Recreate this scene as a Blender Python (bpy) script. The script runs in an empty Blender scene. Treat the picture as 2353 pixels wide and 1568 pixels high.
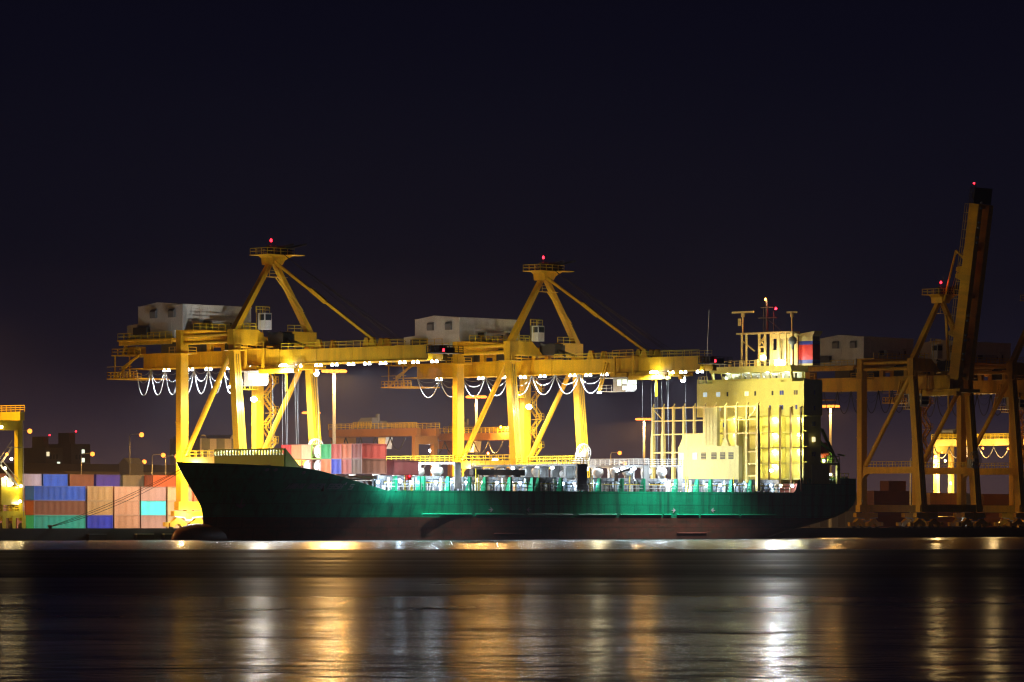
import bpy, math, random
from mathutils import Vector, Matrix
random.seed(7)
C = bpy.context.scene.collection
SC = bpy.context.scene
QZ = 1.75                      # quay level above the water

# ------------------------------------------------------------------ camera
F, TH, H, YH, U0 = 10530.0, math.radians(47), 2.8, 1204.0, 1176.5
DX, DY = math.sin(TH), math.cos(TH)
CX, CY = -562.13, -586.28
cam = bpy.data.cameras.new('camera'); co = bpy.data.objects.new('camera', cam); C.objects.link(co)
co.location = (CX, CY, H); co.rotation_euler = (math.pi/2, 0, -TH)
cam.sensor_width = 36; cam.lens = 36*F/2353; cam.shift_y = (YH-784)/2353
cam.clip_start = 1; cam.clip_end = 30000
SC.camera = co

# ------------------------------------------------------------------ mesh builder
class MB:
    def __init__(s): s.v = []; s.f = []; s.sm = []
    def add(s, vs, fs, smooth=False):
        b = len(s.v); s.v += [tuple(p) for p in vs]
        s.f += [tuple(i+b for i in f) for f in fs]; s.sm += [smooth]*len(fs); return s
    def box(s, x0, x1, y0, y1, z0, z1):
        if x0 > x1: x0, x1 = x1, x0
        if y0 > y1: y0, y1 = y1, y0
        if z0 > z1: z0, z1 = z1, z0
        return s.add([(x0,y0,z0),(x1,y0,z0),(x1,y1,z0),(x0,y1,z0),(x0,y0,z1),(x1,y0,z1),(x1,y1,z1),(x0,y1,z1)],
                     [(0,3,2,1),(4,5,6,7),(0,1,5,4),(1,2,6,5),(2,3,7,6),(3,0,4,7)])
    def hexa(s, lo, hi):        # two quads (4 corners each, counter-clockwise seen from above)
        return s.add(list(lo)+list(hi), [(0,3,2,1),(4,5,6,7),(0,1,5,4),(1,2,6,5),(2,3,7,6),(3,0,4,7)])
    def post(s, p, q, wx, wy, wx2=None, wy2=None):   # upright box leg from p to q, level ends
        wx2 = wx if wx2 is None else wx2; wy2 = wy if wy2 is None else wy2
        def r(c, a, b): return [(c[0]-a/2,c[1]-b/2,c[2]),(c[0]+a/2,c[1]-b/2,c[2]),(c[0]+a/2,c[1]+b/2,c[2]),(c[0]-a/2,c[1]+b/2,c[2])]
        return s.hexa(r(p,wx,wy), r(q,wx2,wy2))
    def beam(s, p, q, w, h, up=(0,0,1)):             # rectangular bar between two points
        p, q = Vector(p), Vector(q); d = (q-p).normalized(); up = Vector(up)
        if abs(d.dot(up)) > .98: up = Vector((1,0,0))
        a = d.cross(up).normalized(); b = a.cross(d)
        vs = []
        for c in (p, q):
            for i, j in ((-1,-1),(1,-1),(1,1),(-1,1)): vs.append(c + a*(w/2*i) + b*(h/2*j))
        return s.add(vs, [(0,3,2,1),(4,5,6,7),(0,1,5,4),(1,2,6,5),(2,3,7,6),(3,0,4,7)])
    def tube(s, pts, r, n=6, r2=None):
        pts = [Vector(p) for p in pts]; rings = []; m = len(pts)
        for i, p in enumerate(pts):
            d = (pts[min(i+1,m-1)]-pts[max(i-1,0)]).normalized()
            up = Vector((0,0,1)) if abs(d.z) < .95 else Vector((1,0,0))
            a = d.cross(up).normalized(); b = a.cross(d)
            rr = r if r2 is None else r+(r2-r)*i/(m-1)
            rings.append([p + a*(rr*math.cos(2*math.pi*k/n)) + b*(rr*math.sin(2*math.pi*k/n)) for k in range(n)])
        vs = [p for g in rings for p in g]; fs = []
        for i in range(m-1):
            for k in range(n): fs.append((i*n+k, i*n+(k+1)%n, (i+1)*n+(k+1)%n, (i+1)*n+k))
        s.add(vs, fs, n > 4)
        s.add(rings[0], [tuple(range(n))[::-1]]); s.add(rings[-1], [tuple(range(n))]); return s
    def cyl(s, c, r, h, axis='z', n=16, r2=None):
        ax = {'x': Vector((1,0,0)), 'y': Vector((0,1,0)), 'z': Vector((0,0,1))}[axis]
        c = Vector(c); return s.tube([c, c+ax*h], r, n, r2)
    def prism(s, poly, axis, a, b):                  # 2D outline pushed from a to b along an axis
        def P(u, w, t): return {'x': (t,u,w), 'y': (u,t,w), 'z': (u,w,t)}[axis]
        n = len(poly); vs = [P(u,w,a) for u,w in poly]+[P(u,w,b) for u,w in poly]
        fs = [tuple(range(n)), tuple(range(2*n-1, n-1, -1))]+[(i,(i+1)%n+0,(i+1)%n+n,i+n) for i in range(n)]
        return s.add(vs, fs)
    def lathe(s, c, prof, n=14):                     # prof: (radius, z)
        vs = []; fs = []
        for r, z in prof:
            for k in range(n): vs.append((c[0]+r*math.cos(2*math.pi*k/n), c[1]+r*math.sin(2*math.pi*k/n), c[2]+z))
        for i in range(len(prof)-1):
            for k in range(n): fs.append((i*n+k, i*n+(k+1)%n, (i+1)*n+(k+1)%n, (i+1)*n+k))
        fs.append(tuple(range((len(prof)-1)*n, len(prof)*n)))
        return s.add(vs, fs, True)
    def rail(s, pts, z_up=1.1, step=1.6, r=.045, bars=2, posts=True):   # hand rail along a path at floor height
        pts = [Vector(p) for p in pts]
        for i in range(len(pts)-1):
            p, q = pts[i], pts[i+1]; L = (q-p).length; n = max(1, round(L/step))
            for b in range(bars):
                o = Vector((0,0,z_up*(1-b/bars))); s.beam(p+o, q+o, r*2, r*2)
            if posts:
                for k in range(n+1):
                    c = p+(q-p)*(k/n); s.box(c.x-r, c.x+r, c.y-r, c.y+r, c.z, c.z+z_up)
        return s
    def mesh(s, name):
        me = bpy.data.meshes.new(name); me.from_pydata(s.v, [], s.f)
        me.polygons.foreach_set('use_smooth', s.sm)
        import bmesh
        bm = bmesh.new(); bm.from_mesh(me); bmesh.ops.recalc_face_normals(bm, faces=bm.faces); bm.to_mesh(me); bm.free()
        return me
    def build(s, name, mat, parent=None, loc=None):
        o = bpy.data.objects.new(name, s.mesh(name)); C.objects.link(o)
        if mat: o.data.materials.append(mat)
        if parent: o.parent = parent
        if loc: o.location = loc
        return o

def tag(o, label=None, cat=None, group=None, kind=None):
    if label: o['label'] = label
    if cat: o['category'] = cat
    if group: o['group'] = group
    if kind: o['kind'] = kind
    return o
def thing(name, loc, label, cat, group=None):
    o = bpy.data.objects.new(name, None); C.objects.link(o); o.location = loc
    o.empty_display_size = .5
    return tag(o, label, cat, group)
def part(mesh, name, parent, mat=None, loc=None):
    o = bpy.data.objects.new(name, mesh); C.objects.link(o); o.parent = parent
    if mat and not mesh.materials: mesh.materials.append(mat)
    if loc: o.location = loc
    return o

# ------------------------------------------------------------------ materials
def nodes(name):
    m = bpy.data.materials.new(name); m.use_nodes = True
    return m, m.node_tree, m.node_tree.nodes['Principled BSDF']
def paint(name, col, rough=.45, dirt=.35, scale=.6, metal=0., streak=True, dirtcol=(.10,.06,.03), spec=.5):
    m, t, b = nodes(name)
    tc = t.nodes.new('ShaderNodeTexCoord'); mp = t.nodes.new('ShaderNodeMapping')
    mp.inputs['Scale'].default_value = (scale, scale, scale*(.18 if streak else 1))
    n = t.nodes.new('ShaderNodeTexNoise'); n.inputs['Scale'].default_value = 1.; n.inputs['Detail'].default_value = 6; n.inputs['Roughness'].default_value = .65
    r = t.nodes.new('ShaderNodeValToRGB'); r.color_ramp.elements[0].position = .45; r.color_ramp.elements[1].position = .8
    n2 = t.nodes.new('ShaderNodeTexNoise'); n2.inputs['Scale'].default_value = 3.; n2.inputs['Detail'].default_value = 4
    mr = t.nodes.new('ShaderNodeMapRange'); mr.inputs['To Min'].default_value = .82; mr.inputs['To Max'].default_value = 1.12
    mul = t.nodes.new('ShaderNodeMix'); mul.data_type = 'RGBA'; mul.blend_type = 'MULTIPLY'; mul.inputs[0].default_value = 1
    mix = t.nodes.new('ShaderNodeMix'); mix.data_type = 'RGBA'
    f = t.nodes.new('ShaderNodeMath'); f.operation = 'MULTIPLY'; f.inputs[1].default_value = dirt
    L = t.links.new
    L(tc.outputs['Object'], mp.inputs['Vector']); L(mp.outputs[0], n.inputs['Vector']); L(tc.outputs['Object'], n2.inputs['Vector'])
    L(n.outputs['Fac'], r.inputs[0]); L(r.outputs[0], f.inputs[0]); L(f.outputs[0], mix.inputs[0])
    L(n2.outputs['Fac'], mr.inputs['Value'])
    mul.inputs[6].default_value = (*col, 1); L(mr.outputs[0], mul.inputs[7])
    L(mul.outputs[2], mix.inputs[6]); mix.inputs[7].default_value = (*dirtcol, 1)
    L(mix.outputs[2], b.inputs['Base Color'])
    b.inputs['Roughness'].default_value = rough; b.inputs['Metallic'].default_value = metal
    b.inputs['Specular IOR Level'].default_value = spec
    return m
def lamp(name, col, strength):
    m, t, b = nodes(name)
    b.inputs['Base Color'].default_value = (*col, 1)
    b.inputs['Emission Color'].default_value = (*col, 1); b.inputs['Emission Strength'].default_value = strength
    m.cycles.emission_sampling = 'NONE'
    return m
SOD = (1., .50, .12); WHT = (.84, .93, 1.); BLU = (.62, .80, 1.); WRM = (1., .82, .45); GRN = (1., .93, .38); RED = (1., .02, .04)
M = {}
M['yellow'] = paint('crane_yellow', (.86,.485,.012), .42, .45, .55)
M['yellow_greenlit'] = paint('gantry_greenlit_yellow', (.72,.58,.02), .45, .3, .6)  # crane yellow with the greenish lamp light mixed into the colour
M['casing'] = paint('casing_cream', (.58,.52,.20), .5, .3, .6)
M['glaregantry'] = paint('gantry_glare_yellow', (.80,.58,.16), .45, .3, .5)  # yellow paled so the lamp glare sits in the colour
M['coaming'] = paint('coaming_grey', (.20,.23,.26), .5, .45, .9)
M['cellbrown'] = paint('cell_brown', (.20,.13,.05), .6, .3, .8)
M['gantry'] = paint('gantry_dim_orange', (.42,.19,.04), .5, .35, .5)  # yellow darkened toward orange to stand for dimmer light
M['white'] = paint('white_sheet', (.72,.72,.68), .5, .2, .7)
M['ltgrey'] = paint('light_grey', (.50,.51,.50), .5, .3, .7)
M['grey'] = paint('grey_steel', (.22,.23,.24), .5, .35, .8)
M['dark'] = paint('dark_steel', (.035,.032,.03), .55, .3, 1.)
M['black'] = paint('black_rubber', (.012,.012,.012), .7, .2, 1.)
M['cable'] = paint('cable_floodlit', (.38,.40,.43), .4, .1, 1., streak=False)  # pale tone carries the floodlighting of the lit cranes
M['darkcable'] = paint('dark_cable', (.02,.02,.02), .6, .1, 1., streak=False)
M['cream'] = paint('cream_paint', (.80,.72,.19), .45, .22, .5)
M['rackcream'] = paint('rack_cream', (.84,.66,.22), .45, .25, .6)
M['green'] = paint('ship_green', (.003,.36,.165), .4, .25, .35)
M['olive'] = paint('breakwater_green', (.20,.24,.06), .5, .25, .5)
M['rustred'] = paint('deck_red', (.22,.06,.035), .6, .4, .8)
M['davit'] = paint('davit_green', (.22,.42,.03), .45, .2, .8)
M['orange'] = paint('boat_orange', (.85,.14,.03), .4, .1, .6)
M['winyel'] = paint('rail_yellow', (.80,.58,.02), .45, .15, .8)
M['redpaint'] = paint('funnel_red', (.75,.03,.02), .4, .1, .6)
M['bluepaint'] = paint('funnel_blue', (.03,.06,.40), .4, .1, .6)
M['glassdark'] = paint('dark_glass', (.02,.03,.04), .08, .05, 1., streak=False)
M['concrete'] = paint('concrete', (.20,.19,.17), .85, .45, .25, streak=False)
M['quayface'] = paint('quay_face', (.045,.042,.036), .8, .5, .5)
M['bldg'] = paint('pale_wall', (.58,.56,.52), .8, .2, .2)
M['bldggreen'] = paint('grey_green_wall', (.20,.23,.18), .8, .2, .2)
M['warehouse'] = paint('warehouse_sheet', (.10,.08,.065), .7, .35, .15)
M['tower'] = paint('tower_wall', (.14,.13,.13), .8, .3, .1)
M['L_white'] = lamp('lamp_white', WHT, 25); M['L_blue'] = lamp('lamp_bluewhite', BLU, 22); M['L_sod'] = lamp('lamp_sodium', (1,.27,.035), 3.4)
M['L_warm'] = lamp('lamp_warm', WRM, 16); M['L_grn'] = lamp('lamp_yellow', (1,.97,.7), 14); M['L_red'] = lamp('lamp_red', RED, 7)
M['W_lit'] = lamp('lit_window', (.55,.75,1.), .55); M['W_warm'] = lamp('lit_window_warm', (1,.85,.5), 1.2); M['W_pale'] = lamp('lit_window_pale', (.85,.95,.7), 1.6)

def hull_material():
    m, t, b = nodes('hull_paint'); L = t.links.new
    tc = t.nodes.new('ShaderNodeTexCoord'); sx = t.nodes.new('ShaderNodeSeparateXYZ'); L(tc.outputs['Object'], sx.inputs[0])
    mp = t.nodes.new('ShaderNodeMapping'); mp.inputs['Scale'].default_value = (.30,.30,.9); L(tc.outputs['Object'], mp.inputs[0])
    n = t.nodes.new('ShaderNodeTexNoise'); n.inputs['Scale'].default_value = 1.2; n.inputs['Detail'].default_value = 8; n.inputs['Roughness'].default_value = .7; L(mp.outputs[0], n.inputs['Vector'])
    mp2 = t.nodes.new('ShaderNodeMapping'); mp2.inputs['Scale'].default_value = (.9,.9,.07); L(tc.outputs['Object'], mp2.inputs[0])
    n2 = t.nodes.new('ShaderNodeTexNoise'); n2.inputs['Scale'].default_value = 1.; n2.inputs['Detail'].default_value = 5; L(mp2.outputs[0], n2.inputs['Vector'])
    # plating: slight tone steps between hull plates
    br = t.nodes.new('ShaderNodeTexBrick'); br.inputs['Scale'].default_value = .12; br.inputs['Mortar Size'].default_value = .010
    br.inputs['Color1'].default_value = (1,1,1,1); br.inputs['Color2'].default_value = (.86,.88,.86,1); br.inputs['Mortar'].default_value = (.6,.6,.6,1)
    cb = t.nodes.new('ShaderNodeCombineXYZ'); L(sx.outputs['X'], cb.inputs[0]); L(sx.outputs['Z'], cb.inputs[1]); L(cb.outputs[0], br.inputs['Vector'])
    green = t.nodes.new('ShaderNodeMix'); green.data_type = 'RGBA'; green.inputs[6].default_value = (.003,.42,.185,1); green.inputs[7].default_value = (.012,.15,.08,1)
    r2 = t.nodes.new('ShaderNodeValToRGB'); r2.color_ramp.elements[0].position = .45; r2.color_ramp.elements[1].position = .75; L(n2.outputs['Fac'], r2.inputs[0]); L(r2.outputs[0], green.inputs[0])
    red = t.nodes.new('ShaderNodeMix'); red.data_type = 'RGBA'; red.inputs[6].default_value = (.20,.062,.034,1); red.inputs[7].default_value = (.10,.062,.035,1)
    r1 = t.nodes.new('ShaderNodeValToRGB'); r1.color_ramp.elements[0].position = .4; r1.color_ramp.elements[1].position = .65; L(n.outputs['Fac'], r1.inputs[0]); L(r1.outputs[0], red.inputs[0])
    # scraped pale spots on the red boot-topping
    vo = t.nodes.new('ShaderNodeTexNoise'); vo.inputs['Scale'].default_value = .9; vo.inputs['Detail'].default_value = 10; vo.inputs['Roughness'].default_value = .8; L(tc.outputs['Object'], vo.inputs['Vector'])
    rv = t.nodes.new('ShaderNodeValToRGB'); rv.color_ramp.elements[0].position = .66; rv.color_ramp.elements[1].position = .70; L(vo.outputs['Fac'], rv.inputs[0])
    scr = t.nodes.new('ShaderNodeMix'); scr.data_type = 'RGBA'; scr.inputs[7].default_value = (.38,.30,.16,1); L(rv.outputs[0], scr.inputs[0]); L(red.outputs[2], scr.inputs[6])
    zz = t.nodes.new('ShaderNodeMath'); zz.operation = 'MULTIPLY_ADD'; zz.inputs[1].default_value = .25; L(n.outputs['Fac'], zz.inputs[0]); L(sx.outputs['Z'], zz.inputs[2])
    gt = t.nodes.new('ShaderNodeMapRange'); gt.inputs['From Min'].default_value = 4.02; gt.inputs['From Max'].default_value = 4.10; L(zz.outputs[0], gt.inputs['Value'])
    mix = t.nodes.new('ShaderNodeMix'); mix.data_type = 'RGBA'; L(gt.outputs[0], mix.inputs[0]); L(scr.outputs[2], mix.inputs[6]); L(green.outputs[2], mix.inputs[7])
    mul = t.nodes.new('ShaderNodeMix'); mul.data_type = 'RGBA'; mul.blend_type = 'MULTIPLY'; mul.inputs[0].default_value = 1; L(mix.outputs[2], mul.inputs[6]); L(br.outputs['Color'], mul.inputs[7])
    L(mul.outputs[2], b.inputs['Base Color']); b.inputs['Roughness'].default_value = .42
    bp = t.nodes.new('ShaderNodeBump'); bp.inputs['Strength'].default_value = .35; bp.inputs['Distance'].default_value = .12; L(n.outputs['Fac'], bp.inputs['Height']); L(bp.outputs[0], b.inputs['Normal'])
    return m
M['hull'] = hull_material()

def water_material():
    m, t, b = nodes('harbour_water'); L = t.links.new
    g = t.nodes.new('ShaderNodeNewGeometry')
    # distance from the quay/ship line -> wind patches (smooth far lane, ruffled lane along the hull)
    sx = t.nodes.new('ShaderNodeSeparateXYZ'); L(g.outputs['Position'], sx.inputs[0])
    def noise(scale, detail, vec=(1,1,1), rough=.55):
        mp = t.nodes.new('ShaderNodeMapping'); mp.inputs['Scale'].default_value = vec; L(g.outputs['Position'], mp.inputs[0])
        n = t.nodes.new('ShaderNodeTexNoise'); n.inputs['Scale'].default_value = scale; n.inputs['Detail'].default_value = detail; n.inputs['Roughness'].default_value = rough
        L(mp.outputs[0], n.inputs['Vector']); return n
    def math2(op, a, b_):
        n = t.nodes.new('ShaderNodeMath'); n.operation = op
        for i, q in enumerate((a, b_)):
            if isinstance(q, (int, float)): n.inputs[i].default_value = q
            else: L(q, n.inputs[i])
        return n.outputs[0]
    def mrange(v, a, b_, c, d):
        n = t.nodes.new('ShaderNodeMapRange'); n.interpolation_type = 'SMOOTHSTEP'
        n.inputs['From Min'].default_value = a; n.inputs['From Max'].default_value = b_; n.inputs['To Min'].default_value = c; n.inputs['To Max'].default_value = d
        L(v, n.inputs['Value']); return n.outputs[0]
    patch = noise(.012, 3, (1,1,1))
    # a = distance along the direction square to the far shore lane seen from the basin
    a = math2('ADD', math2('MULTIPLY', sx.outputs['X'], DX), math2('MULTIPLY', sx.outputs['Y'], DY))
    wob = math2('MULTIPLY', math2('SUBTRACT', patch.outputs['Fac'], .5), 30)
    a2 = math2('ADD', a, wob)
    base = DX*CX+DY*CY
    lane = mrange(a2, base+488, base+514, 0, 1)
    fine = noise(.11, 4, (1,1,1), .6)
    a3 = math2('ADD', a, math2('MULTIPLY', math2('SUBTRACT', fine.outputs['Fac'], .5), 160))
    near = mrange(a3, base+90, base+330, 1, 0)
    lat = math2('ADD', math2('MULTIPLY', sx.outputs['X'], DY), math2('MULTIPLY', sx.outputs['Y'], -DX))
    def swell(ka, kl, det):          # long low swells lying parallel to each other on the basin
        cv = t.nodes.new('ShaderNodeCombineXYZ'); L(math2('MULTIPLY', a, ka), cv.inputs[0]); L(math2('MULTIPLY', lat, kl), cv.inputs[1])
        n = t.nodes.new('ShaderNodeTexNoise'); n.inputs['Scale'].default_value = 1.; n.inputs['Detail'].default_value = det; n.inputs['Roughness'].default_value = .65; L(cv.outputs[0], n.inputs['Vector'])
        return n.outputs['Fac']
    s1 = mrange(swell(.035, .004, 6), .32, .70, .12, -.15)
    s2 = mrange(swell(.012, .0015, 2), .64, .70, 0, -.16)
    mid = math2('SUBTRACT', math2('SUBTRACT', 1., lane), near)
    rough = math2('ADD', math2('ADD', math2('MULTIPLY', lane, -.25), .47), math2('MULTIPLY', near, -.265))
    rough = math2('MAXIMUM', math2('ADD', rough, math2('MULTIPLY', math2('MAXIMUM', mid, 0), math2('ADD', s1, s2))), .1)
    L(rough, b.inputs['Roughness'])
    b.inputs['Base Color'].default_value = (.003,.005,.008,1); b.inputs['IOR'].default_value = 1.33; b.inputs['Specular IOR Level'].default_value = .5
    w1 = noise(.8, 3, (1,1,1), .6); w2 = noise(.22, 3, (1,1,1), .5); w3 = noise(.05, 2, (1,1,1), .5)
    hsum = math2('ADD', math2('ADD', math2('MULTIPLY', w1.outputs['Fac'], .05), math2('MULTIPLY', w2.outputs['Fac'], .20)), math2('MULTIPLY', w3.outputs['Fac'], .40))
    bp = t.nodes.new('ShaderNodeBump'); bp.inputs['Strength'].default_value = 1.; bp.inputs['Distance'].default_value = 1.
    hsum = math2('MULTIPLY', hsum, math2('ADD', math2('MULTIPLY', near, .85), .15))
    L(hsum, bp.inputs['Height']); L(bp.outputs[0], b.inputs['Normal'])
    return m
M['water'] = water_material()

# ------------------------------------------------------------------ lights
LK = 2.2
def point(loc, col, watts, r=.25, parent=None, spot=None, blend=.6, aim=(0,0,-1)):
    d = bpy.data.lights.new('lamp_light', 'SPOT' if spot else 'POINT'); d.color = col; d.energy = watts*LK; d.shadow_soft_size = r
    if spot: d.spot_size = math.radians(spot); d.spot_blend = blend
    o = bpy.data.objects.new('lamp_light', d); C.objects.link(o)
    if spot: o.rotation_mode = 'QUATERNION'; o.rotation_quaternion = Vector(aim).to_track_quat('-Z', 'Y')
    if parent: o.parent = parent
    o.location = loc
    return o

# ------------------------------------------------------------------ sky
def sky():
    w = bpy.data.worlds.new('World'); SC.world = w; w.use_nodes = True
    t = w.node_tree; L = t.links.new; bg = t.nodes['Background']
    tc = t.nodes.new('ShaderNodeTexCoord'); sx = t.nodes.new('ShaderNodeSeparateXYZ'); L(tc.outputs['Generated'], sx.inputs[0])
    n = t.nodes.new('ShaderNodeTexNoise'); n.inputs['Scale'].default_value = 9; n.inputs['Detail'].default_value = 3; L(tc.outputs['Generated'], n.inputs['Vector'])
    ad = t.nodes.new('ShaderNodeMath'); ad.operation = 'MULTIPLY_ADD'; ad.inputs[1].default_value = -.030; L(n.outputs['Fac'], ad.inputs[0]); zo = t.nodes.new('ShaderNodeMath'); zo.operation = 'ADD'; zo.inputs[1].default_value = .021; L(sx.outputs['Z'], zo.inputs[0]); L(zo.outputs[0], ad.inputs[2])
    r = t.nodes.new('ShaderNodeValToRGB'); cr = r.color_ramp
    while len(cr.elements) > 1: cr.elements.remove(cr.elements[-1])
    stops = [(0., (.062,.035,.036)), (.020, (.050,.031,.041)), (.031, (.0225,.0165,.030)), (.044, (.0075,.0066,.0155)), (.062, (.0042,.0039,.0098)), (.12, (.0031,.0029,.0082)), (1., (.0022,.0022,.006))]
    cr.elements[0].position = 0; cr.elements[0].color = (*stops[0][1], 1)
    for p, c in stops[1:]:
        e = cr.elements.new(p); e.color = (*c, 1)
    L(ad.outputs[0], r.inputs[0]); L(r.outputs[0], bg.inputs['Color']); bg.inputs['Strength'].default_value = 1.
sky()

# ------------------------------------------------------------------ setting
tag(MB().add([(-4000,-4000,0),(6000,-4000,0),(6000,.5,0),(-4000,.5,0)], [(0,1,2,3)]).build('water', M['water']), kind='structure')
tag(MB().add([(-4000,.0,QZ),(6000,.0,QZ),(6000,9000,QZ),(-4000,9000,QZ)], [(0,1,2,3)]).build('ground', M['concrete']), kind='structure')
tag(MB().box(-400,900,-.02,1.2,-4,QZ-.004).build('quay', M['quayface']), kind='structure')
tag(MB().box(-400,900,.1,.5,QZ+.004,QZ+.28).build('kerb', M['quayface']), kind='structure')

# ------------------------------------------------------------------ ship-to-shore cranes
# local axes: x along the quay between the two side frames (0 and 18.8), y inland from the waterside rail, z above water
LGTH1 = [27.3,20.9,16.1,10.8,5.8,-7.1,-12.2,-16.2,-20.3,-24.3,-28.2,-32.9,-36.1,-40.6]
LGTH2 = [27.5,16.3,10.4,5.3,0.2,-7.5,-11.5,-15.6,-32.,-35.1,-39.2]
MC = {}
def cached(key, fn):
    if key not in MC: MC[key] = fn()
    return MC[key]
XG = (6.9, 10.5)                 # twin girders
def crane(x0, label, yt, lit, raised, lights, loops):
    root = thing('container_crane', (x0, 3, 0), label, 'crane', 'ship-to-shore gantry cranes along the quay')
    Y = M['yellow']
    def P(name, fn, mat=Y, key=None, parent=root, loc=None):
        return part(cached((key or name), lambda: fn().mesh(name)), name, parent, mat, loc)
    # legs
    for x in (0, 18.8):
        P('leg', lambda: MB().post((x,16,5.3),(x,16,37.6),1.85,1.25), key=('legl',x))
        P('leg', lambda: MB().post((x,0,5.3),(x,2.5,34.7),1.95,1.5,1.6,1.3), key=('legw',x))
        P('leg_collar', lambda: MB().box(x-1.0,x+1.0,15.3,16.7,20.9,21.15).box(x-1.0,x+1.0,15.3,16.7,28.9,29.15), key=('collar',x))
        P('ladder', lambda: MB().box(x-.28,x-.22,-.85+.0,-.8,7,7.1).beam((x-.25,-.85,7),(x-.25,1.62,33),.06,.06).beam((x+.25,-.85,7),(x+.25,1.62,33),.06,.06), M['dark'], ('ladder',x))
        P('brace', lambda: MB().tube([(x,15.3,14.6),(x,2.9,34.0)],.5,10), key=('brace',x))
        def portal():
            m = MB().box(x-.65,x+.65,1.05,15.3,13.35,14.75)
            for ya, s in ((1.0,1),(15.35,-1)):
                pts = [(ya, 13.35)]+[(ya+s*1.6*(1-math.cos(a)), 11.75+1.6*math.sin(a)) for a in [k*math.pi/12 for k in range(7)]]
                pts = [(ya,11.75)]+[(ya+s*1.6*(1-math.cos(a)), 11.75+1.6*math.sin(a)) for a in [k*math.pi/12 for k in range(1,7)]]+[(ya,13.35)]
                m.prism(pts, 'x', x-.6, x+.6)
            return m
        pb = P('portal_beam', portal, key=('portal',x))
        P('railing', lambda: MB().rail([(x-.6,1.6,14.75),(x-.6,15,14.75)]).rail([(x+.6,1.6,14.75),(x+.6,15,14.75)]), M['winyel'], ('prail',x), pb)
        P('tie_bar', lambda: MB().tube([(x,15.4,36.6),(x,3.1,36.6)],.36,8).tube([(x,15.4,35.3),(x,3.1,35.3)],.36,8), key=('tie',x))
    for y in (0, 16):
        P('sill_beam', lambda: MB().box(-1.4,20.2,y-.6,y+.6,5.28,6.8), key=('sill',y))
        for x in (1.2, 17.6):
            def bogie():
                m = MB().prism([(-3.6,5.1),(3.6,5.1),(3.6,4.2),(1.0,4.0),(.6,3.55),(-.6,3.55),(-1.0,4.0),(-3.6,4.2)], 'y', -.45, .45)
                m.box(-.5,.5,-.5,.5,4.0,5.27)
                for sx in (-1,1):
                    c = sx*2.5
                    m.prism([(c-2.0,3.0),(c-1.2,3.3),(c-.3,3.95),(c+.3,3.95),(c+1.2,3.3),(c+2.0,3.0),(c+2.0,2.3),(c+1.0,2.2),(c+.4,2.8),(c-.4,2.8),(c-1.0,2.2),(c-2.0,2.3)], 'y', -.4, .4)
                m.box(-5.6,-4.8,-.35,.35,2.3,3.1).box(4.8,5.6,-.35,.35,2.3,3.1)
                return m
            b = P('bogie', bogie, key='bogie', loc=(x+(0.0), y, 0))
            P('trim', lambda: MB().prism([(-3.5,4.2),(-1.0,4.03),(-.6,3.58),(.6,3.58),(1.0,4.03),(3.5,4.2),(3.5,4.0),(1.1,3.8),(.7,3.35),(-.7,3.35),(-1.1,3.8),(-3.5,4.0)],'y',-.50,-.453), M['white'], 'btrim', b)
            for dx in (-3.9,-1.3,1.3,3.9):
                P('wheel', lambda: MB().cyl((0,-.18,QZ+.45),.43,.36,'y',14), M['dark'], 'bwheel', b, (dx,0,0))
    # upper cross beams
    P('cross_beam', lambda: MB().box(.93,17.87,15.5,16.5,36.2,37.4), key='crossl')
    def crossw():
        m = MB()
        pr = [(-.95,34.7),(-.95,37.4),(5.3,37.4),(8.3,34.9),(10.5,34.9),(13.5,37.4),(19.75,37.4),(19.75,34.7)]
        return m.prism(pr, 'y', 1.65, 3.25)
    cb = P('cross_beam', crossw, key='crossw')
    P('railing', lambda: MB().rail([(12.6,1.75,37.4),(17.6,1.75,37.4)]).rail([(1.6,1.75,37.4),(4.6,1.75,37.4)]), M['winyel'], 'crossrail', cb)
    # girders and boom
    for gx in XG:
        def gird():
            m = MB().box(gx-.55,gx+.55,-2.4,33.2,31.3,33.95)
            for y in (2.4,16): m.box(gx-.42,gx+.42,y-.5,y+.5,33.95,36.19 if y>10 else 34.69)
            m.box(gx-.5,gx+.5,9,9.9,33.95,36.1).box(gx-.42,gx+.42,6,8.6,35.2,35.9)
            m.box(gx-.72,gx+.72,-2.3,33.1,31.1,31.29)
            for y in range(0,33,3): m.box(gx-.58,gx-.551,y,y+.08,31.35,33.9)
            return m
        P('girder', gird, key=('girder',gx))
    def boom():
        m = MB()
        for gx in XG:
            m.box(gx-.55,gx+.55,-39.4,-2.55,31.3,33.75).box(gx-.72,gx+.72,-39.3,-2.6,31.1,31.29)
            for y in range(-39,-3,3): m.box(gx-.58,gx-.551,y,y+.08,31.35,33.7)
            for y in (-12,-24,-25.4): m.prism([(y-.9,33.75),(y+.9,33.75),(y+.35,35.4),(y-.35,35.4)],'x',gx-.3,gx+.3)
        for y in (-38.8,-30,-20,-11,-3.4): m.box(XG[0]+.55,XG[1]-.55,y-.35,y+.35,32.2,33.6)
        return m
    def boomrail():
        m = MB()
        for gx in XG: m.rail([(gx-.5,-39.2,33.75),(gx-.5,-3,33.75)], step=1.8, r=.035)
        return m
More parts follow.
